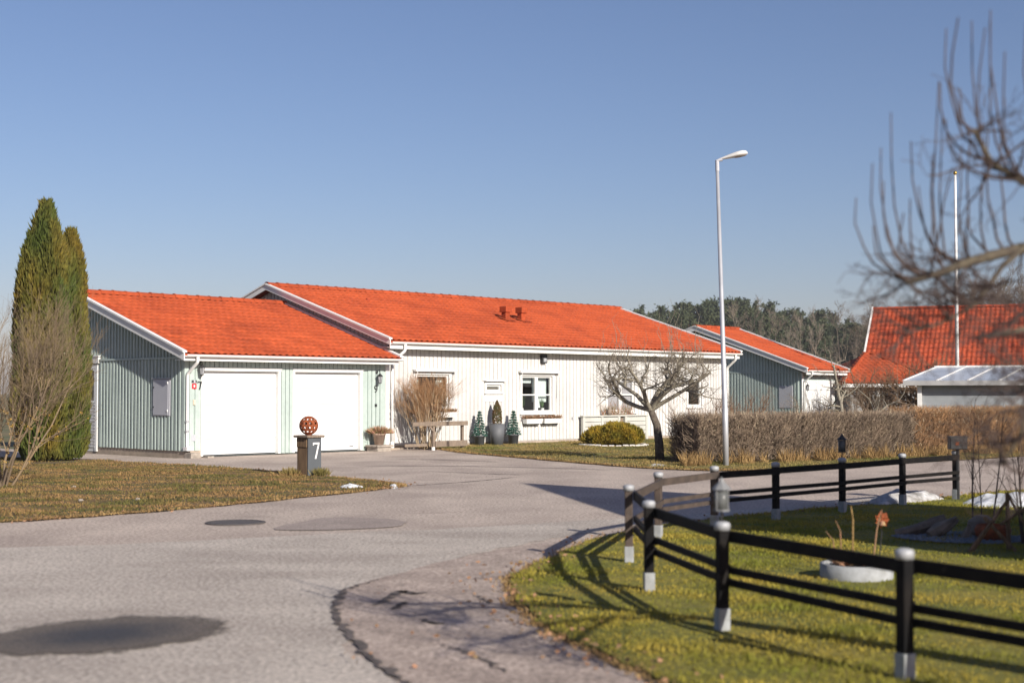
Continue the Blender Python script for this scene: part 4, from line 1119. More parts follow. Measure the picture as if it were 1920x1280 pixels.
tag(ds, 'dry orange brown twiggy shrub behind the grey rail by the white wall', 'shrub')

def pot_tree(x, y, ph, pr, th, tr, kind, label):
    e = empty('potted_conifer', hw(O1, x, y, .03), FA); rg = np.random.default_rng(int(x * 100))
    if kind == 'tall': MB().lathe([(pr * .74, 0), (pr, ph), (pr * .92, ph), (pr * .9, ph - .05)], 22).build('pot', M['potgrey'], e, smooth=True)
    else: MB().lathe([(pr * .78, 0), (pr * .95, ph - .04), (pr * 1.04, ph - .04), (pr * 1.04, ph), (pr * .9, ph), (pr * .85, ph - .05)], 20).build('pot', M['potgrey'], e, smooth=True)
    MB().tube([(0, 0, ph - .06), (0, 0, ph + th * .9)], [.02, .006], 6).build('trunk', M['twig'], e)
    if kind == 'tall':
        n = 2600; t = rg.random(n) ** .8; z = ph + t * th; r_ = tr * np.sin(np.clip(np.pi * (.18 + .82 * (1 - t)) * .6, 0, 3)) * np.where(t > .75, (1 - t) / .25, 1) + .006
        a = rg.uniform(0, 6.28, n); q = r_ * np.sqrt(rg.uniform(.3, 1, n))
        B = np.c_[q * np.cos(a), q * np.sin(a), z - .03]; D = np.c_[np.cos(a) * .35, np.sin(a) * .35, np.ones(n)]
        V, F = blades_np(B, D, rg.uniform(.03, .075, n), .016, rg); link('foliage', np_mesh('foliage', V, F, M['cone_fir']), e)
    else:
        n = 2600; B = []; D = []; TB = []; TD = []
        for lay in range(9):
            f = lay / 8; z = ph + .04 + f * th * .88; rad = tr * (1 - f * .88); nb_ = max(5, int(13 - lay))
            for b_ in range(nb_):
                a = 2 * math.pi * (b_ + rg.random()) / nb_; L = rad * rg.uniform(.8, 1.1)
                for k in range(26):
                    u = rg.random() ** .7; p = np.array([math.cos(a) * L * u, math.sin(a) * L * u, z - L * u * .32 + .02]); B.append(p)
                    D.append(np.array([math.cos(a) * .8, math.sin(a) * .8, .25]) + rg.normal(size=3) * .55)
                if rg.random() < .55:
                    TB.append(np.array([math.cos(a) * L, math.sin(a) * L, z - L * .32 + .03])); TD.append([math.cos(a), math.sin(a), .2])
        V, F = blades_np(np.array(B), np.array(D), .06, .018, rg); link('foliage', np_mesh('foliage', V, F, M['blue_fir']), e)
        V, F = blades_np(np.array(TB), np.array(TD), .045, .035, rg); link('frosted_tips', np_mesh('frosted_tips', V, F, M['tip']), e)
        MB().tube([(0, 0, ph + th * .85), (0, 0, ph + th * 1.0)], [.02, .006], 6).build('leader', M['blue_fir'], e)
    return tag(e, label, 'potted tree', 'potted conifers along the white wall')
pot_tree(10.02, -.02, .30, .17, .68, .22, 'fir', 'blue green little fir in black pot, left of the tall grey planter')
pot_tree(10.72, -.05, .62, .24, .68, .135, 'tall', 'slender brownish conifer in a tall grey tapered planter')
pot_tree(11.42, -.05, .30, .17, .68, .22, 'fir', 'blue green little fir in black pot, right of the tall grey planter')

# golden bush on stone ring
gb = empty('golden_bush', (2.95, 41.4, LZ))
rg = np.random.default_rng(77); lob = []
for i in range(44):
    a = rg.uniform(0, 6.28); q = math.sqrt(rg.random()); lob.append((math.cos(a) * q * .78, math.sin(a) * q * .42, rg.uniform(.10, .46), rg.uniform(.20, .28)))
B = []; D = []
for (x, y, z, r_) in lob:
    z *= (1 - .62 * (x / .95) ** 2 - .3 * (y / .5) ** 2); n = 900
    d = rg.normal(size=(n, 3)); d /= np.linalg.norm(d, axis=1, keepdims=True); d[:, 2] = np.where(d[:, 2] < 0, d[:, 2] * .6, d[:, 2])
    B.append(np.array([x, y, z]) + d * r_ * rg.uniform(.55, 1, (n, 1))); D.append(d * .6 + np.array([0, 0, .8]) + rg.normal(size=(n, 3)) * .25)
B = np.concatenate(B); D = np.concatenate(D); k = B[:, 2] > .02; B, D = B[k], D[k]
V, F = blades_np(B, D, rg.uniform(.05, .11, len(B)), .030, rg); link('foliage', np_mesh('foliage', V, F, M['gold']), gb)
mb = MB()
for i in range(8):
    x, y, z, r_ = lob[i]; mb.tube([(x * .3, y * .3, -.02), (x, y, z)], [.02, .01], 5)
mb.build('stems', M['twig'], gb)
tag(gb, 'rounded golden green conifer bush on the lawn before the white house', 'bush')
se = empty('stone_edging', (2.95, 41.4, LZ))
for k in range(30):
    a = 2 * math.pi * k / 30
    MB().box(-.085, .085, -.05, .05, -.02, .030 + .025 * random.random()).build('stone', M['stone_w'], se, loc=(1.05 * math.cos(a) * .92, .62 * math.sin(a), 0), rot=(0, 0, math.atan2(.62 * math.cos(a), -1.0 * math.sin(a))), bevel=.02)
tag(se, 'ring of pale edging stones around the golden bush', 'stone edging')

# ------------------------------------------------------------------ thujas and bare lichen shrub on the left
def thuja(name, x, y, H, rmax, label, seed, peaks):
    e = empty('thuja_tree', (x, y, LZ - .03)); rg = np.random.default_rng(seed)
    MB().tube([(0, 0, 0), (0, 0, H * .8)], [.09, .02], 8).build('trunk', M['twig'], e)
    B = []; D = []
    for (px, py, ph, pr, n) in peaks:
        t = rg.random(n) ** .85; z = .05 + t * ph
        prof = np.interp(t, [0, .05, .2, .5, .75, .9, 1], [.50, .78, .95, 1, .86, .60, .14]); a = rg.uniform(0, 2 * math.pi, n)
        lob = 1 + .10 * np.sin(a * 5 + z * 1.7) + .09 * np.sin(a * 3 - z * 2.9 + 1) + .05 * np.sin(a * 9 + z * 5)
        q = pr * prof * lob * np.where(rg.random(n) < .75, rg.uniform(.86, 1.04, n), rg.uniform(.45, .9, n))
        B.append(np.c_[px + q * np.cos(a), py + q * np.sin(a), z]); D.append(np.c_[np.cos(a) * .30 + rg.normal(size=n) * .16, np.sin(a) * .30 + rg.normal(size=n) * .16, np.full(n, 1.0)])
    B = np.concatenate(B); D = np.concatenate(D)
    V, F = blades_np(B, D, rg.uniform(.09, .26, len(B)), rg.uniform(.025, .055, len(B)), rg)
    link('crown', np_mesh('crown', V, F, M['thuja']), e)
    return tag(e, label, 'thuja', 'thujas at the garage gable')
thuja('a', -10.48, 31.9, 5.75, .80, 'tallest dark olive thuja, left of a slimmer one beside the garage', 5, [(0, 0, 5.70, .42, 21000), (-.24, -.12, 5.0, .38, 13000), (.20, -.22, 5.2, .36, 13000), (-.05, -.34, 4.4, .42, 12000), (.26, .1, 4.9, .36, 9000)])
thuja('b', -10.10, 32.5, 5.2, .60, 'slimmer olive thuja between the tallest one and the garage wall', 6, [(0, 0, 5.12, .33, 15000), (-.12, -.1, 4.7, .32, 9000), (.08, -.22, 3.7, .40, 11000), (.12, -.3, 2.4, .38, 9000), (-.25, -.4, 2.6, .42, 9000), (-.12, -.4, 1.4, .42, 8000)])

def twig_shrub(name, loc, n, L0, cfg, spread, mats, label, cat, seed, r0=.018, group=None, base=.15):
    e = empty(name, loc); rg = np.random.default_rng(seed); out = {}
    for i in range(n):
        a = 2 * math.pi * (i + rg.random()) / n; d = np.array([math.cos(a) * spread * rg.uniform(.3, 1.1), math.sin(a) * spread * rg.uniform(.3, 1.1), 1.0])
        grow(out, rg, (math.cos(a) * base * rg.random(), math.sin(a) * base * rg.random(), -.03), d, rg.uniform(*L0), r0 * rg.uniform(.7, 1.3), 0, cfg)
    lv = sorted(out)
    for i, l in enumerate(lv):
        pass
    thick = sum([out[l] for l in lv[:2]], []); thin = sum([out[l] for l in lv[2:]], [])
    grown_mesh('stems', thick, mats[0], 5, e)
    if thin: grown_mesh('twigs', thin, mats[1], 3, e)
    return tag(e, label, cat, group)
cfgS = [dict(wig=.10, up=.04, taper=.55), dict(n=(6, 9), L=(.9, 1.6), ang=(14, 42), wig=.10, up=.07, f0=.25, rr=.6), dict(n=(6, 9), L=(.45, .95), ang=(14, 45), wig=.10, up=.08, f0=.2, rr=.6), dict(n=(4, 7), L=(.15, .42), ang=(14, 45), wig=.10, up=.07, f0=.15, rr=.65)]
ls = twig_shrub('bare_shrub', (-8.35, 23.4, LZ), 15, (1.6, 2.3), cfgS, .80, (M['shrub'], M['shrub']), 'large bare twiggy shrub with yellow lichen at the left edge', 'shrub', 41, .022)
rg = np.random.default_rng(4); e_ = ls.children[0].data
vco = np.zeros(len(e_.vertices) * 3, np.float32); e_.vertices.foreach_get('co', vco); vco = vco.reshape(-1, 3); low = vco[(vco[:, 2] > .15) & (vco[:, 2] < 1.3)]
sel = low[rg.integers(0, len(low), 2600)]; V, F = blades_np(sel, rg.normal(size=sel.shape), .035, .03, rg)
link('lichen', np_mesh('lichen', V, F, M['lichen']), ls)
# low dark undergrowth below thuja
tag(sheet('bare_soil_bed', smooth_outline([(-11.6, 30.6), (-9.6, 30.9), (-9.0, 31.8), (-9.3, 32.6), (-10.8, 33.2), (-12, 32)], 5, .05, 3), LZ + .006, M['soil']), kind='structure')

# ------------------------------------------------------------------ hedges
def hedge(name, path, H, T, n, m, label, seed, lean=0.0):
    rg = np.random.default_rng(seed); P0 = np.array(path, float); seg = np.linalg.norm(np.diff(P0, axis=0), axis=1); cum = np.r_[0, np.cumsum(seg)]
    e = empty(name, (P0[0][0], P0[0][1], LZ)); off = P0[0]
    def at(u):
        u = u * cum[-1]; i = np.clip(np.searchsorted(cum, u, side='right') - 1, 0, len(seg) - 1); t = ((u - cum[i]) / seg[i])[:, None]
        d = (P0[i + 1] - P0[i]) / seg[i][:, None]
        return P0[i] * (1 - t) + P0[i + 1] * t - off, np.c_[-d[:, 1], d[:, 0]]
    u = rg.random(n); c, nn = at(u); lat = rg.uniform(-1, 1, n); lat = np.sign(lat) * np.abs(lat) ** .55 * T / 2
    z0 = rg.random(n) ** 1.1 * H * .9
    hh = H * (1 + .03 * np.sin(u * 40) + .025 * np.sin(u * 97 + 1))
    base = np.c_[c + nn * lat[:, None], z0]
    d = np.c_[rg.normal(size=(n, 2)) * .55, np.abs(rg.normal(size=n)) * .6 + .35]; d /= np.linalg.norm(d, axis=1, keepdims=True)
    L = rg.uniform(.12, .42, n); L = np.minimum(L, (hh - z0 + .04) / np.maximum(d[:, 2], .15)); L = np.maximum(L, .05)
    P = np.zeros((n, 3, 3)); P[:, 0] = base; P[:, 1] = base + d * (L * .5)[:, None] + rg.normal(size=(n, 3)) * .018; P[:, 2] = base + d * L[:, None] + rg.normal(size=(n, 3)) * .02
    rad = np.stack([rg.uniform(.004, .009, n), rg.uniform(.003, .006, n), np.full(n, .0018)], axis=1)
    V, F = tubes_np(P, rad, 3); link('twigs', np_mesh('twigs', V, F, m), e)
    npl = n // 9; k = rg.integers(0, n, npl); dd = d[k] + rg.normal(size=(npl, 3)) * .5; dd /= np.linalg.norm(dd, axis=1, keepdims=True)
    zt = np.minimum(base[k, 2] + .05, H * .97); st_ = np.c_[base[k, :2], zt]; LL_ = np.where(rg.random(npl) < .12, rg.uniform(.2, .34, npl), rg.uniform(.08, .22, npl)); LL_ = np.minimum(LL_, np.maximum((H * 1.10 - zt) / np.maximum(dd[:, 2], .12), .05))
    P = np.stack([st_, st_ + dd * (LL_ * .5)[:, None] + rg.normal(size=(npl, 3)) * .012, st_ + dd * LL_[:, None]], axis=1)
    V, F = tubes_np(P, np.tile([.0075, .006, .003], (npl, 1)), 3); link('twigs', np_mesh('twigs', V, F, M['pale_twig']), e)
    ns = n // 60; c, nn = at(rg.random(ns)); b = np.c_[c + nn * rg.uniform(-.25, .25, ns)[:, None] * T, np.full(ns, -.03)]
    P = np.zeros((ns, 4, 3)); dd = np.c_[rg.normal(size=(ns, 2)) * .16, np.ones(ns)]
    for k in range(4): P[:, k] = b + dd * (H * .85 * k / 3) + rg.normal(size=(ns, 3)) * .02 * (k > 0)
    V, F = tubes_np(P, np.tile([.014, .011, .008, .004], (ns, 1)), 4); link('stems', np_mesh('stems', V, F, m), e)
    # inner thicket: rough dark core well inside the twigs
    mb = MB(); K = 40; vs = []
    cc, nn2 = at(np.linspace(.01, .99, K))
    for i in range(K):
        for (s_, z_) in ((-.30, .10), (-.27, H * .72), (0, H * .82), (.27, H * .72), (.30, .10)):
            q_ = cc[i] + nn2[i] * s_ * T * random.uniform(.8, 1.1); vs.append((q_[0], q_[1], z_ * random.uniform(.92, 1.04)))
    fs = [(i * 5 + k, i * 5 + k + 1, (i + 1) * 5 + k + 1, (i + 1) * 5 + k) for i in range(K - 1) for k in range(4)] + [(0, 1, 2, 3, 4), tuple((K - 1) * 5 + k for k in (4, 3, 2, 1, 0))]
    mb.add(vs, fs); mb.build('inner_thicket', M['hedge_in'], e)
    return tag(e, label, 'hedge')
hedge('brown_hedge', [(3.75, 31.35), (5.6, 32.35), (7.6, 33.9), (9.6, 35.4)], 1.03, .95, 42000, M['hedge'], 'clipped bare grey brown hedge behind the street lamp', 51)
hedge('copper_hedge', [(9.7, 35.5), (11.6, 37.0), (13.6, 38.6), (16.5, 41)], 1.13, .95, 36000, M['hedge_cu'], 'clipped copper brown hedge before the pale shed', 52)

# ------------------------------------------------------------------ apple trees
def apple(name, loc, trunk, limbs, cfg, label, seed, sprouts, tr=.115):
    e = empty(name, loc); rg = np.random.default_rng(seed); out = {}
    if name == 'apple_tree': e.scale = (1.30, 1.12, .96)
    MB().tube(trunk, list(np.linspace(tr * 1.15, tr * .8, len(trunk))), 10).build('trunk', M['bark'], e, smooth=True)
    top = trunk[-1]
    for (d, L, r_) in limbs: grow(out, rg, top, d, L, r_, 0, cfg)
    grown_mesh('limb', out[0] + out[1], M['limb'], 6, e)
    thin = sum([out[l] for l in sorted(out) if l >= 2], [])
    grown_mesh('twigs', thin, M['twig'], 3, e)
    if sprouts:
        b = [x[0][rg.integers(2, 6)] for x in out[1]]; S = []
        for i in range(sprouts):
            p = b[rg.integers(0, len(b))]; d = np.array([rg.normal() * .12, rg.normal() * .12, 1.0]); L = rg.uniform(.4, 1.3)
            pts = np.array([p + d * L * k / 5 + rg.normal(size=3) * .012 * k for k in range(6)]); S.append((pts, np.linspace(.006, .002, 6)))
        grown_mesh('water_shoots', S, M['twig'], 3, e)
    return tag(e, label, 'apple tree')
cfgA = [dict(wig=.15, up=.02, taper=.5), dict(n=(5, 7), L=(.55, 1.0), ang=(25, 70), wig=.24, up=.02, f0=.3, rr=.62), dict(n=(5, 7), L=(.25, .6), ang=(25, 80), wig=.28, up=.02, f0=.15, rr=.55), dict(n=(5, 8), L=(.10, .28), ang=(30, 85), wig=.30, up=.02, f0=.1, rr=.6), dict(n=(1, 3), L=(.04, .10), ang=(30, 85), wig=.25, f0=.2, rr=.75)]
apple('apple_tree', (3.37, 32.5, LZ - .02), [(0, 0, 0), (-.01, 0, .4), (-.05, 0, .85), (-.15, .02, 1.20)],
      [((-1.0, .1, .60), 1.35, .058), ((-.7, .5, .95), 1.2, .05), ((.22, .25, 1.0), 1.25, .062), ((1.0, -.2, .56), 1.4, .05), ((-.3, -.45, 1.0), 1.2, .05), ((.6, .6, .8), 1.25, .048), ((.7, -.5, .85), 1.2, .046)], cfgA,
      'gnarled bare apple tree on the lawn before the white house', 63, 60, .075)
cfgB = [dict(wig=.24, up=.05, taper=.4), dict(n=(6, 8), L=(.6, 1.2), ang=(35, 85), wig=.26, up=-.04, f0=.35, rr=.55), dict(n=(5, 8), L=(.25, .55), ang=(30, 80), wig=.25, up=-.03, f0=.2, rr=.55), dict(n=(3, 5), L=(.08, .22), ang=(30, 80), wig=.25, f0=.1, rr=.6)]
apple('pruned_apple_tree', (9.3, 40.0, 0), [(0, 0, 0), (0, 0, .25)], [((-.45, 0, 1.0), 1.9, .075), ((.08, .1, 1.0), 2.4, .07), ((.6, -.1, 1.0), 1.9, .07), ((-1.0, .2, .7), 1.6, .05)], cfgB, 'hard pruned pale apple tree with thick limbs behind the hedge', 68, 10, .11)

# bare shrubs behind the hedge
cfgT = [dict(wig=.08, up=.04, taper=.5), dict(n=(5, 8), L=(.35, .7), ang=(12, 40), wig=.10, up=.06, f0=.25, rr=.65), dict(n=(4, 7), L=(.15, .35), ang=(14, 45), wig=.12, up=.05, f0=.2, rr=.65)]
M['red_twig'] = mat('russet_twig', (.23, .13, .075), (.15, .09, .055), 3, .9)
twig_shrub('russet_shrub', (6.1, 37.5, 0), 26, (1.0, 1.5), cfgT, .45, (M['red_twig'], M['red_twig']), 'russet twiggy shrub between hedge and far teal garage', 'shrub', 71, .014, base=.5)
twig_shrub('russet_shrub', (5.0, 37.3, 0), 16, (.8, 1.2), cfgT, .35, (M['red_twig'], M['red_twig']), 'thin russet shrub before the right end of the white house', 'shrub', 72, .012, base=.6)
twig_shrub('thorny_shrub', (8.6, 41.0, 0), 26, (.9, 1.4), cfgT, .6, (M['hedge'], M['hedge']), 'rounded brown twig shrub below the pruned apple tree', 'shrub', 73, .012, base=.5)
twig_shrub('thorny_shrub', (10.4, 42.0, 0), 24, (.9, 1.35), cfgT, .6, (M['hedge'], M['hedge']), 'rounded brown twig shrub right of the pruned apple tree', 'shrub', 74, .012, base=.5)
cfgW = [dict(wig=.09, up=.03, taper=.5), dict(n=(6, 9), L=(.8, 1.6), ang=(20, 60), wig=.13, up=.04, f0=.25, rr=.6), dict(n=(6, 9), L=(.4, .9), ang=(20, 60), wig=.14, up=.03, f0=.2, rr=.6), dict(n=(4, 6), L=(.15, .4), ang=(20, 60), wig=.14, f0=.15, rr=.65)]
M['leafy_twig'] = mat('withered_leaf_twig', (.20, .115, .06), (.12, .085, .06), 3, .9)
for i, (x, y, lb) in enumerate([(16.2, 56, 'tangled brown garden tree left of the flagpole'), (19.2, 56.5, 'tangled brown garden tree right of the flagpole'), (14.6, 57.5, 'tangled brown garden tree above the low annexe roof')]):
    twig_shrub('garden_tree', (x, y, 0), 9, (1.8, 2.5) if i != 2 else (1.3, 1.8), cfgW, .7, (M['leafy_twig'], M['leafy_twig']), lb, 'tree', 80 + i, .075)

# ------------------------------------------------------------------ far wood
rgf = np.random.default_rng(101)
def pine_mesh(seed, H=18.0, cone=False):
    rg = np.random.default_rng(seed); B = []; D = []; S = []
    nl = 60 if not cone else 74
    for i in range(nl):
        t = (.30 + .70 * rg.random()) if not cone else (.12 + .88 * rg.random())
        z = H * t; rad = (H * .13 * math.sin(math.pi * min(1, (1 - t) * 1.15 + .12)) + .35) if not cone else H * .16 * (1 - t) + .25
        a = rg.uniform(0, 6.28); q = rad * math.sqrt(rg.uniform(.1, 1)); c = np.array([math.cos(a) * q, math.sin(a) * q, z]); sz = rg.uniform(.5, 1.1) * (1 if not cone else .8)
        n = 26; B.append(c + rg.normal(size=(n, 3)) * sz * np.array([.5, .5, .28])); D.append(rg.normal(size=(n, 3)) * np.array([1, 1, .6]) + np.array([math.cos(a) * .4, math.sin(a) * .4, .45 if not cone else -.15])); S.append(np.full(n, sz))
    B = np.concatenate(B); D = np.concatenate(D); S = np.concatenate(S)
    V, F = blades_np(B, D, rg.uniform(.45, .95, len(B)), rg.uniform(.22, .42, len(B)), rg)
    return np_mesh('crown', V, F, M['pine'])
def trunk_mesh(H):
    V, F = tubes_np(np.array([[[0, 0, 0], [.05, 0, H * .5], [0, .05, H * .97]]]), np.array([[.22, .14, .03]]), 6); return np_mesh('trunk', V, F, M['trunk'], True)
crowns = [pine_mesh(i) for i in range(4)] + [pine_mesh(10 + i, cone=True) for i in range(3)]; tk = trunk_mesh(18.0)
def far_tree(name, x, y, s, ci, label, grp, sx=1.0):
    e = empty(name, (x, y, -.3), rgf.uniform(0, 6.28)); e.scale = (s * sx, s * sx, s)
    link('crown', crowns[ci], e); link('trunk', tk, e)
    return tag(e, label, 'tree', grp)
sky_px = [(1150, 588), (1200, 578), (1260, 572), (1310, 566), (1360, 566), (1385, 560), (1420, 570), (1470, 578), (1510, 590), (1560, 588), (1600, 594), (1660, 600), (1760, 590), (1940, 585)]
for i in range(230):
    px = rgf.uniform(1120, 1700) if i < 200 else rgf.uniform(1700, 1950); Y = rgf.uniform(255, 345)
    top = np.interp(px, [p[0] for p in sky_px], [p[1] for p in sky_px]) + (rgf.uniform(-9, 14) if Y > 300 else rgf.uniform(8, 40))
    H = 1.88 + (735 - top) * Y / 2667; X = (px - 960) / 2667 * Y
    ci = int(rgf.integers(0, 7)) if Y <= 300 else int(rgf.integers(2, 7)); far_tree('pine_tree' if ci < 4 else 'spruce_tree', X, Y, H / 18.3, ci, 'dark green pine of the distant wood above the roofs' if ci < 4 else 'dark pointed spruce of the distant wood above the roofs', 'pines of the distant wood' if ci < 4 else 'spruces of the distant wood', rgf.uniform(.62, .95))
def bare_mesh(seed, H, cfg, d0=(0, 0, 1), r0=.13):
    rg = np.random.default_rng(seed); out = {}; grow(out, rg, (0, 0, 0), d0, H, r0, 0, cfg); return sum(out.values(), [])
cfgF = [dict(wig=.035, taper=.15), dict(n=(12, 16), L=(1.8, 3.6), ang=(22, 46), wig=.07, up=.10, f0=.25, rr=.5), dict(n=(6, 9), L=(.8, 1.7), ang=(20, 45), wig=.09, up=.08, f0=.2, rr=.6), dict(n=(2, 4), L=(.4, .9), ang=(20, 45), wig=.09, f0=.2, rr=.7)]
bm_ = []
for i in range(4):
    br_ = bare_mesh(200 + i, 12.0, cfgF); P = np.array([b[0] for b in br_]); rd = np.maximum(np.array([b[1] for b in br_]), .014)
    V, F = tubes_np(P, rd, 3); bm_.append(np_mesh('branches', V, F, M['birch']))
for i, (px, py, Y) in enumerate([(1378, 592, 215), (1420, 584, 205), (1444, 600, 210), (1475, 606, 205), (1502, 612, 215), (1528, 602, 205), (1582, 588, 195), (1603, 606, 210), (1635, 612, 205)]):
    H = 1.88 + (735 - py) * Y / 2667; e = empty('bare_birch', ((px - 960) / 2667 * Y, Y, -.3), rgf.uniform(0, 6.28)); sc = H / 12.4; e.scale = (sc, sc, sc)
    link('branches', bm_[i % 4], e); tag(e, 'pale bare birch at the front of the distant wood', 'tree', 'bare birches before the wood')
cfgO = [dict(wig=.05, taper=.4), dict(n=(7, 9), L=(3.5, 5.5), ang=(25, 60), wig=.10, up=.05, f0=.45, rr=.6), dict(n=(7, 9), L=(1.6, 3.0), ang=(20, 55), wig=.12, up=.05, f0=.25, rr=.55), dict(n=(6, 9), L=(.7, 1.5), ang=(20, 55), wig=.12, up=.03, f0=.15, rr=.55), dict(n=(3, 5), L=(.3, .7), ang=(20, 50), wig=.12, f0=.2, rr=.6)]
for i, (px, py, Y, lb) in enumerate([(1668, 562, 130, 'bare rounded tree peeking over the left end of the steep roof'), (1706, 560, 132, 'bare rounded tree over the steep roof, left of the flagpole'), (1830, 502, 120, 'tall bare tree over the steep roof, right of the flagpole'), (1890, 488, 112, 'tallest bare tree over the steep roof at the right edge'), (1940, 500, 118, 'bare tree at the very right edge above the steep roof')]):
    H = 1.9 + (735 - py) * Y / 2667; br_ = bare_mesh(300 + i, 6.0, cfgO, r0=.22); P = np.array([b[0] for b in br_]); sc = H / P[:, :, 2].max(); rd = np.maximum(np.array([b[1] for b in br_]), .012)
    e = empty('bare_tree', ((px - 960) / 2667 * Y, Y, -.2)); e.scale = (sc * .9, sc * .9, sc)
    V, F = tubes_np(P, rd, 3); link('branches', np_mesh('branches', V, F, M['fartwig']), e); tag(e, lb, 'tree')

# ------------------------------------------------------------------ black fence
fe = empty('black_rail_fence', (0, 0, 0))
posts = [(2.95, 6.35), (2.12, 7.73), (1.37, 9.33), (1.07, 11.16), (1.07, 13.04), (1.55, 15.12), (2.32, 16.35), (3.19, 17.25), (4.26, 18.4), (5.38, 19.65), (6.42, 20.64)]
def side_off(i):
    a = Vector(posts[max(0, i - 1)]); b = Vector(posts[min(len(posts) - 1, i + 1)]); d = (b - a).normalized(); return Vector((d.y, -d.x))   # towards the garden
rail_h = [(.612, .075), (.395, .046), (.312, .046)]
for i, (x, y) in enumerate(posts):
    mk = 'fence_worn' if i in (4, 5, 6) else 'fence'
    lean = random.uniform(-.012, .012); a = side_off(i); rz = math.atan2(a.y, a.x)
    p = MB().box(-.036, .036, -.036, .036, .14, .675).build('post', M[mk], fe, loc=(x, y, LZ - .01), rot=(lean, lean * .6, rz), bevel=.008)
    MB().box(-.041, .041, -.041, .041, -.10, .152).build('post_foot', M['postfoot'], p, bevel=.006)
    MB().lathe([(.050, .655), (.054, .69), (.048, .705), (.02, .713)], 14).build('post_cap', M['galv'], p, smooth=True)
for i in range(len(posts) - 1):
    for (z, hh) in rail_h:
        a, b = Vector(posts[i]), Vector(posts[i + 1]); oa = a + side_off(i) * .052; ob = b + side_off(i + 1) * .052; dd = (ob - oa).normalized() * .02
        zz = LZ + z - .01; j1, j2 = random.uniform(-.008, .008), random.uniform(-.008, .008)
        MB().bar((oa.x - dd.x * (i % 2), oa.y - dd.y * (i % 2), zz + j1), (ob.x, ob.y, zz + j2), .028 + .002 * (i % 2), hh).build('rail', M['fence_worn' if i in (4, 5) else 'fence'], fe)
tag(fe, 'low black three rail fence with pale post feet curving round the lawn', 'fence')

def post_lantern(x, y, z, hgt, label, pale):
    e = empty('post_lantern', (x, y, z))
    MB().tube([(0, 0, 0), (0, 0, .07)], .008, 6).build('stem', M['dark'], e)
    fm = M['lantern_grey'] if pale else M['dark']
    mb = MB().lathe([(.055, .07), (.055, .082)], 8)
    for k in range(4):
        a = math.pi / 4 + k * math.pi / 2
        mb.tube([(.052 * math.cos(a), .052 * math.sin(a), .08), (.052 * math.cos(a), .052 * math.sin(a), .07 + hgt)], .005, 5)
    mb.build('cage', fm, e)
    MB().lathe([(.048, .084), (.048, .065 + hgt)], 12).build('glass', M['frost'], e, smooth=True)
    MB().lathe([(.068, .07 + hgt), (.055, .085 + hgt), (.02, .12 + hgt), (.012, .14 + hgt), (.004, .15 + hgt)], 8).build('lid', fm, e)
    tag(e, label, 'lantern', 'lanterns on fence posts')
M['frost'] = mat('frosted_lantern_glass', (.24, .25, .25), (.19, .20, .20), 8, .3, trans=.5)
post_lantern(4.26, 18.4, .735, .16, 'dark caged lantern on a far post of the black fence', False)
post_lantern(1.37, 9.33, .735, .14, 'pale blurred lantern on a near post of the black fence', True)
mbx = empty('black_mailbox', (6.44, 20.6, LZ))
MB().tube([(0, 0, .0), (0, 0, .76)], .026, 8).build('pole', M['dark'], mbx)
MB().box(-.125, .125, -.07, .07, .72, .90).build('box', M['dark'], mbx, bevel=.012)
MB().box(-.130, .130, -.078, .074, .895, .912).build('lid', M['dark'], mbx)
MB().box(-.05, .0, -.074, -.071, .78, .83).build('plate', M['rust'], mbx)
tag(mbx, 'small black box on a pole at the far end of the fence', 'mailbox')

# ------------------------------------------------------------------ garden bits inside the fence
pr = empty('round_planter', (2.88, 11.95, LZ))
mb = MB(); k = 44
for rr, z in ((.300, 0), (.300, .118), (.265, .118), (.265, .08)): mb.v += [(rr * math.cos(2 * math.pi * i / k), rr * math.sin(2 * math.pi * i / k), z) for i in range(k)]
mb.f = [(j * k + i, j * k + (i + 1) % k, (j + 1) * k + (i + 1) % k, (j + 1) * k + i) for j in range(3) for i in range(k)]
mb.build('concrete_ring', M['postfoot'], pr, smooth=True); MB().lathe([(.262, .06), (.262, .085), (.1, .105)], 20).build('soil', M['soil'], pr)
rg = np.random.default_rng(3)
for (dx, dy, hh, r_) in ((-.02, .05, .95, .007), (.14, .02, .80, .006), (-.17, 0, .62, .005), (-.10, .1, .75, .005), (.16, .08, .9, .005)):
    MB().tube([(dx, dy, .1), (dx * 1.2 + .01, dy, hh * .5), (dx * 1.5, dy, hh * .62)], [r_, r_, r_ * .6], 6).build('dry_stem', M['straw'] if hh > .9 else M['heather'], pr)
B = np.c_[rg.uniform(-.14, .14, size=(260, 2)), np.full(260, .115)]; V, F = blades_np(B, np.c_[rg.normal(size=(260, 2)), np.ones(260) * .35], .09, .04, rg)
link('withered_leaves', np_mesh('withered_leaves', V, F, M['heather']), pr)
tag(pr, 'low round concrete planter with dry stems on the green lawn', 'planter')
ro = empty('rusty_flower_stake', (3.42, 13.2, LZ))
MB().tube([(-.03, 0, -.03), (0, 0, .28)], .005, 6).build('stake', M['dark'], ro)
mb = MB()
for k in range(7):
    a = 2 * math.pi * k / 7; c = Vector((math.cos(a) * .055, -.01, .37 + math.sin(a) * .065)); o_ = Vector((0, 0, .36)); t = (c - o_); s_ = Vector((-t.z, 0, t.x)) * .55
    mb.add([o_ + Vector((0, -.006, 0)), o_ + t * .6 + s_ + Vector((0, -.02, 0)), o_ + t * 1.25 + Vector((0, .005, 0)), o_ + t * .6 - s_ + Vector((0, -.004, 0)), o_ + t * .6 + Vector((0, .02, 0))], [(0, 1, 2, 3), (0, 4, 1), (1, 4, 2), (2, 4, 3), (3, 4, 0)])
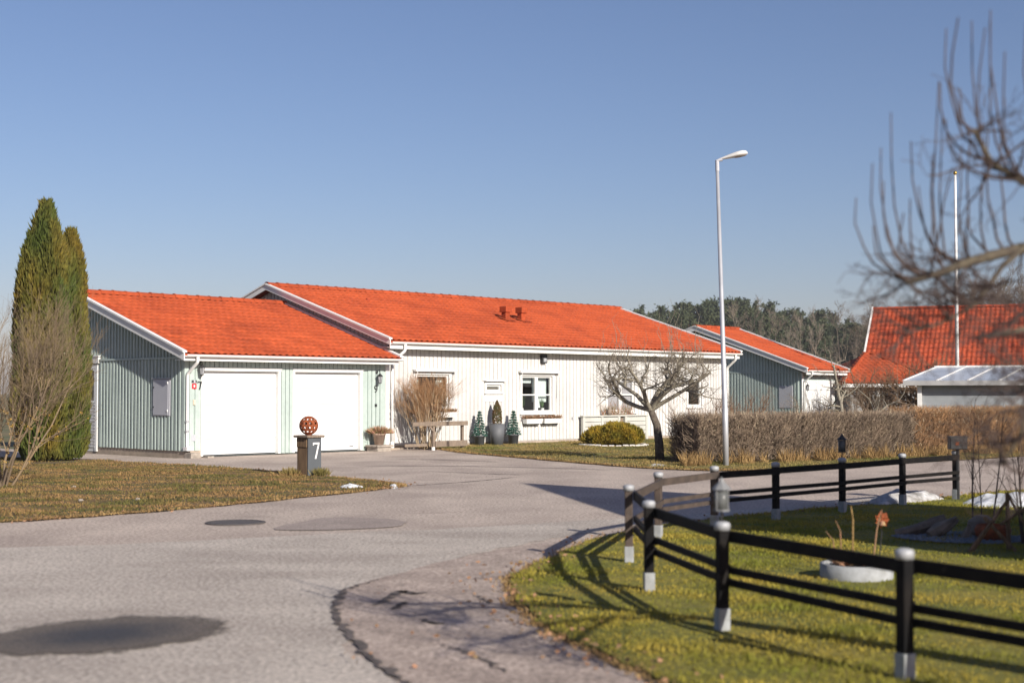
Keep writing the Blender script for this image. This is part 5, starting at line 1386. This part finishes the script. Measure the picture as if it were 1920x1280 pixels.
mb.build('petals', M['rust'], ro); MB().lathe([(.005, 0), (.03, .01), (.022, .04), (.004, .05)], 10, (0, -.02, .31)).build('bud', M['heather_p'], ro)
tag(ro, 'rusty metal flower ornament on a thin stake beside the round planter', 'garden ornament')
tag(sheet('gravel_bed', smooth_outline([(4.05, 15.2), (4.3, 14.75), (4.75, 14.5), (5.25, 14.7), (5.45, 15.2), (5.0, 15.7), (4.4, 15.65)], 5, .03, 5), LZ + .012, M['gravel']), kind='structure')
rg = np.random.default_rng(8); V, F = [], []
base = np.array([(1, 0, 0), (-1, 0, 0), (0, 1, 0), (0, -1, 0), (0, 0, .7), (0, 0, -.4)]); bf = np.array([(0, 2, 4), (2, 1, 4), (1, 3, 4), (3, 0, 4)])
n = 1500; c = np.c_[4.75 + rg.uniform(-.72, .72, n), 15.1 + rg.uniform(-.6, .6, n), np.full(n, LZ + .015)]; c = c[((c[:, 0] - 4.75) / .68) ** 2 + ((c[:, 1] - 15.1) / .56) ** 2 < 1]
VV = (c[:, None] + base[None] * rg.uniform(.012, .03, (len(c), 1, 1))).reshape(-1, 3); FF = (np.arange(len(c))[:, None, None] * 6 + bf[None]).reshape(-1, 3)
tag(link('gravel', np_mesh('gravel', VV, FF, M['gravel'])), 'blue grey gravel round the driftwood on the lawn', 'gravel', kind='stuff')
def log(name, pts, rad, m, label, cat, seed):
    rg = random.Random(seed); mb = MB().tube(pts, rad, 9); mb.v = [(x + rg.uniform(-.012, .012), y + rg.uniform(-.012, .012), z + rg.uniform(-.012, .012)) for x, y, z in mb.v]
    return tag(mb.build(name, m, smooth=False), label, cat)
log('driftwood', [(4.12, 15.35, LZ + .04), (4.35, 15.38, LZ + .07), (4.55, 15.42, LZ + .13), (4.68, 15.45, LZ + .20)], [.03, .06, .065, .03], M['drift'], 'grey driftwood log leaning on the gravel bed, rear piece', 'driftwood', 1)
log('driftwood', [(4.42, 15.12, LZ + .03), (4.52, 15.14, LZ + .09), (4.63, 15.15, LZ + .15), (4.72, 15.18, LZ + .20)], [.06, .075, .06, .035], M['drift'], 'grey driftwood stump on the gravel bed, front piece', 'driftwood', 2)
log('driftwood', [(4.75, 15.0, LZ), (4.78, 15.0, LZ + .09), (4.80, 15.0, LZ + .15)], [.04, .03, .006], M['drift'], 'small pointed driftwood stick upright in the gravel', 'driftwood', 3)
rp_ = empty('rusty_fire_bowl', (5.0, 14.85, LZ))
MB().lathe([(.10, 0), (.17, .05), (.185, .12), (.16, .17), (.15, .165), (.16, .12), (.1, .08)], 18).build('bowl', M['rust'], rp_, smooth=True)
tag(rp_, 'round rusty bowl in the gravel bed on the lawn', 'bowl')
bl = MB().lathe([(.11, 0), (.16, .08), (.14, .19), (.07, .25), (.01, .26)], 12, (0, 0, 0)); rgb = random.Random(5); bl.v = [(x * rgb.uniform(.88, 1.1), y * rgb.uniform(.88, 1.1), z) for x, y, z in bl.v]
bo_ = bl.build('boulder', M['drift'], None, loc=(5.02, 15.25, LZ - .02)); tag(bo_, 'grey rounded boulder behind the rusty bowl', 'boulder')
# crossed sticks and saplings
sk = empty('stick_trestle', (4.75, 13.9, LZ))
for (a, b, r_) in (((-.32, -.05, 0), (.12, .1, .50), .018), ((-.26, .02, 0), (.10, .12, .46), .014), ((.16, -.02, -.02), (-.12, .1, .32), .022), ((.12, .1, -.02), (.12, .14, .56), .024), ((.36, -.1, 0), (.12, .12, .54), .016), ((.04, .1, .25), (.34, .12, .44), .016)):
    MB().tube([a, b], [r_, r_ * .8], 7).build('stick', M['wood'], sk)
tag(sk, 'crossed brown sticks forming a trestle on the lawn', 'stick trestle')
stk_ = empty('garden_stake', (4.92, 13.6, LZ))
MB().tube([(-.02, 0, -.05), (.0, 0, .5), (.04, .02, 1.10)], [.024, .024, .022], 8).build('stake', M['fence_worn'], stk_)
MB().tube([(-.03, -.02, -.05), (.02, -.02, .62)], [.02, .016], 8).build('second_stake', M['wood'], stk_)
tag(stk_, 'tall weathered stake in the lawn near the right edge', 'stake')
cfgP = [dict(wig=.03, up=.02, taper=.35), dict(n=(7, 10), L=(.25, .6), ang=(18, 40), wig=.07, up=.05, f0=.2, rr=.55), dict(n=(2, 4), L=(.1, .25), ang=(18, 40), wig=.08, f0=.3, rr=.6)]
twig_shrub('young_sapling', (5.12, 15.7, LZ), 1, (1.15, 1.25), cfgP, .03, (M['twig_near'], M['twig_near']), 'thin bare sapling behind the rusty bowl', 'sapling', 91, .014)
twig_shrub('young_sapling', (5.45, 16.5, LZ), 2, (1.1, 1.3), cfgP, .08, (M['twig_near'], M['twig_near']), 'thin twin stemmed sapling before the right snow patch', 'sapling', 92, .012)
twig_shrub('young_sapling', (5.3, 14.6, LZ), 2, (.9, 1.1), cfgP, .15, (M['twig_near'], M['twig_near']), 'bare sapling beside the weathered stake', 'sapling', 93, .012)

# snow patches
def snow(name, cx, cy, rx, ry, hgt, m, label, seed, rz=0.0, z=LZ):
    rg = np.random.default_rng(seed); nx, ny = 34, 22; vs = []; fs = []
    ph = rg.uniform(0, 6.28, 6)
    for j in range(ny + 1):
        for i in range(nx + 1):
            u, v = i / nx * 2 - 1, j / ny * 2 - 1; a = math.atan2(v, u); rr = math.hypot(u, v); lim = .86 + .10 * math.sin(3 * a + ph[0]) + .06 * math.sin(7 * a + ph[1])
            zz = hgt * max(-.25, (1 - (rr / lim) ** 2)) ** 1 if rr < lim else -.04
            zz = max(-.04, zz) * (1 + .25 * math.sin(u * 7 + ph[2]) * math.sin(v * 6 + ph[3])) + .012 * math.sin(u * 19 + ph[4]) * math.sin(v * 17 + ph[5])
            vs.append((u * rx, v * ry, zz if rr < lim else -.04))
    fs = [(j * (nx + 1) + i, j * (nx + 1) + i + 1, (j + 1) * (nx + 1) + i + 1, (j + 1) * (nx + 1) + i) for j in range(ny) for i in range(nx)]
    o = link(name, np_mesh(name, vs, fs, m, True), None, (cx, cy, z), (0, 0, rz)); return tag(o, label, 'snow')
snow('snow_patch', 5.55, 20.3, .95, .34, .15, M['dirtysnow'], 'melting snow heap behind the black fence', 1, R(42))
snow('snow_patch', 6.95, 19.6, .95, .55, .17, M['snow'], 'snow heap on the lawn at the right edge', 2, R(10))
snow('snow_patch', -2.62, 23.2, .22, .14, .05, M['snow'], 'small snow remnant on the left lawn below the number post', 3)
snow('snow_patch', -1.95, 23.5, .07, .10, .03, M['snow'], 'tiny snow crumb at the tip of the left lawn', 4)
snow('snow_patch', 3.05, 29.9, .25, .14, .04, M['dirtysnow'], 'flat snow remnant at the foot of the apple tree', 5)
for i, (x, y) in enumerate([(-8.0, 21.9), (-6.05, 20.0), (-5.3, 20.2), (-7.0, 22.8), (-7.6, 19.2)]):
    mb = MB().lathe([(.025, 0), (.04, .015), (.026, .035), (.004, .04)], 7); mb.v = [(a * random.uniform(.7, 1.3), b * random.uniform(.7, 1.3), c) for a, b, c in mb.v]
    o = mb.build('pale_stone', M['stone'], None, loc=(x, y, LZ + .015)); tag(o, 'pale little stone lying in the left lawn', 'stone', 'little stones on the left lawn')
# moss tufts at number post
for i, (x, y, w_) in enumerate([(-4.12, 26.55, .15), (-3.52, 26.4, .12)]):
    rg = np.random.default_rng(i); n = 260; B = np.c_[rg.normal(size=(n, 2)) * w_ * .5, np.zeros(n)]; D = np.c_[B[:, :2] * 4 + rg.normal(size=(n, 2)) * .3, np.ones(n)]
    V, F = blades_np(B, D, rg.uniform(.06, .19, n), .018, rg); o = link('grass_tuft', np_mesh('grass_tuft', V, F, M['blade_mid']), None, (x, y, LZ)); tag(o, ['olive grass tuft left of the number post', 'olive grass tuft right of the number post'][i], 'grass tuft', 'tufts at the number post')

# ------------------------------------------------------------------ foreground apple tree, trunk out of frame on the right
ft = empty('foreground_apple_tree', (3.62, 6.9, LZ))
ox, oy, oz = 3.62, 6.9, LZ
def rel(p): return (p[0] - ox, p[1] - oy, p[2] - oz)
MB().tube([rel(p) for p in ((3.62, 6.9, -.05), (3.60, 6.9, .6), (3.52, 6.85, 1.2), (3.40, 6.8, 1.7))], [.14, .115, .105, .09], 10).build('trunk', M['bark_near'], ft, smooth=True)
limbs = [
    [(3.40, 6.8, 1.7), (3.0, 6.65, 2.1), (2.62, 6.55, 2.22), (2.35, 6.5, 2.25), (2.08, 6.45, 2.18), (1.92, 6.42, 2.11), (1.78, 6.4, 2.08)],
    [(3.40, 6.8, 1.7), (3.05, 6.5, 2.25), (2.75, 6.3, 2.50), (2.45, 6.2, 2.53), (2.24, 6.2, 2.50), (2.10, 6.2, 2.58), (2.02, 6.2, 2.72)],
    [(3.40, 6.8, 1.7), (3.0, 6.4, 1.95), (2.62, 6.1, 1.98), (2.34, 5.9, 1.90), (2.16, 5.8, 1.86), (2.00, 5.75, 1.83), (1.88, 5.75, 1.80)],
    [(3.0, 6.4, 1.95), (2.66, 6.2, 1.80), (2.40, 6.05, 1.68), (2.22, 6.0, 1.60), (2.16, 6.0, 1.50), (2.14, 6.0, 1.38), (2.06, 6.0, 1.28)],
    [(2.35, 6.5, 2.25), (2.24, 6.48, 2.16), (2.18, 6.46, 2.06), (2.08, 6.45, 1.98), (1.98, 6.45, 1.92), (1.90, 6.45, 1.88), (1.80, 6.44, 1.86)],
]
for i, L in enumerate(limbs):
    L = [(p[0] + random.uniform(-.012, .012), p[1] + random.uniform(-.03, .03), p[2] + random.uniform(-.012, .012)) for p in L]
    MB().tube([rel(p) for p in L], list(np.linspace([.040, .032, .026, .019, .014][i], [.012, .010, .008, .006, .005][i], len(L))), 8).build('limb', M['bark_near'], ft, smooth=True)
S = []; rg = np.random.default_rng(21)
def shoot(b, t, r_=.0058, low=.12):
    b, t = np.array(b), np.array(t); c = np.array([b[0] * .10 + t[0] * .90 - .05, (b[1] + t[1]) / 2, b[2] + low * (t[2] - b[2])])
    pts = np.array([b * (1 - u) ** 2 + c * 2 * u * (1 - u) + t * u * u for u in np.linspace(0, 1, 6)]) + rg.normal(size=(6, 3)) * .006 - np.array([ox, oy, oz]); S.append((pts, np.linspace(r_ * 1.15, r_ * .5, 6)))
for b, t in [((1.80, 6.4, 2.08), (1.565, 6.45, 2.46)), ((1.80, 6.4, 2.08), (1.60, 6.3, 2.60)), ((1.86, 6.4, 2.10), (1.69, 6.5, 2.71)), ((1.88, 6.4, 2.10), (1.745, 6.5, 2.87)), ((1.95, 6.42, 2.13), (1.93, 6.4, 2.99)),
             ((1.97, 6.42, 2.13), (1.86, 6.2, 2.62)), ((2.0, 6.45, 2.16), (1.98, 6.5, 2.86)), ((2.05, 6.45, 2.17), (1.92, 6.7, 2.55)), ((2.1, 6.45, 2.18), (2.06, 6.5, 2.7)), ((2.16, 6.45, 2.2), (2.15, 6.4, 2.75)), ((1.84, 6.4, 2.09), (1.63, 6.4, 2.33)),
             ((2.04, 6.2, 2.66), (2.0, 6.5, 3.25)), ((2.1, 6.2, 2.58), (2.02, 6.0, 3.12)), ((2.14, 6.2, 2.55), (2.09, 6.4, 3.26)), ((2.2, 6.2, 2.52), (2.135, 6.3, 3.23)), ((2.24, 6.2, 2.52), (2.15, 6.3, 3.28)), ((2.26, 6.2, 2.5), (2.13, 6.1, 3.05)), ((2.3, 6.2, 2.51), (2.30, 6.3, 3.24)), ((2.36, 6.2, 2.52), (2.36, 6.2, 3.0)), ((2.2, 6.2, 2.5), (1.9, 6.2, 2.78)), ((2.3, 6.2, 2.5), (1.95, 6.3, 2.68)), ((2.4, 6.2, 2.5), (2.22, 6.0, 2.9))]:
    shoot(b, t)
for _ in range(16):
    k = rg.integers(0, 2); L = limbs[k]; u = rg.uniform(2.6, 6); i0 = int(min(u, 5)); b = np.array(L[i0]) * (1 - (u - i0)) + np.array(L[i0 + 1]) * (u - i0) if u < 6 else np.array(L[6])
    shoot(b, b + np.array([rg.uniform(-.22, .10), rg.uniform(-.35, .35), rg.uniform(.22, .62)]), .0065)
grown_mesh('water_shoots', S, M['twig_near'], 5, ft)
cfgN = [dict(wig=.16, up=.0, taper=.5), dict(n=(3, 5), L=(.12, .3), ang=(30, 75), wig=.2, up=.02, f0=.2, rr=.6), dict(n=(2, 4), L=(.05, .12), ang=(30, 75), wig=.2, f0=.2, rr=.7)]
out = {}
for i_, L in enumerate(limbs):
    for k in range(2, 7):
        for _ in range(4 if i_ < 2 else 6):
            p = np.array(rel(L[k])); d = rg.normal(size=3) * np.array([.7, .7, .55]) + np.array([-.25, 0, -.05])
            grow(out, rg, p, d, rg.uniform(.12, .36), .006, 0, cfgN)
grown_mesh('twigs', sum(out.values(), []), M['twig_near'], 4, ft)
tag(ft, 'blurred bare apple tree reaching in from the right edge with upright shoots', 'apple tree')

# joined fine growth (too small to pick apart) counts as stuff
for o in COL.objects:
    if o.parent and o.type == 'MESH' and o.name.split('.')[0] in ('twigs', 'foliage', 'crown', 'leaves', 'heather', 'water_shoots', 'stems', 'limb', 'branches', 'lichen', 'withered_leaves', 'frosted_tips') and o.parent.name.split('.')[0] != 'foreground_apple_tree':
        o['kind'] = 'stuff'

# fallen leaves and grit along the lawn edges and the cracked asphalt
rg = np.random.default_rng(99); P = np.array(lawnG); i = rg.integers(0, len(P), 900); q = P[i] + rg.normal(size=(900, 2)) * .16; q2 = np.c_[rg.uniform(-1.1, .4, 60), rg.uniform(8, 13, 60)]; q3 = np.array(lawnL)[rg.integers(0, len(lawnL), 500)] + rg.normal(size=(500, 2)) * .18
q = np.concatenate([q, q2, q3]); n = len(q); V, F = blades_np(np.c_[q, np.where(rg.random(n) < .5, .02, .045)], np.c_[rg.normal(size=(n, 2)), rg.uniform(.02, .3, n)], rg.uniform(.025, .06, n), rg.uniform(.015, .035, n), rg)
tag(link('fallen_leaves', np_mesh('fallen_leaves', V, F, M['heather'])), 'scattered small dead leaves along the lawn edges', 'dead leaves', kind='stuff')

# ------------------------------------------------------------------ thin spring haze
hz = MB().box(-950, 950, -250, 1450, -1.02, 24.0)
me = bpy.data.meshes.new('haze'); me.from_pydata(hz.v, [], hz.f)
hm = bpy.data.materials.new('haze_air'); hm.use_nodes = True
hn = hm.node_tree; hn.nodes.remove(hn.nodes['Principled BSDF'])
pv = hn.nodes.new('ShaderNodeVolumePrincipled'); pv.inputs['Color'].default_value = (.86, .89, .95, 1); pv.inputs['Density'].default_value = .00022
hn.links.new(pv.outputs[0], hn.nodes['Material Output'].inputs['Volume'])
me.materials.append(hm)
tag(link('haze', me), 'thin pale spring haze over the distant wood', 'haze', kind='stuff')
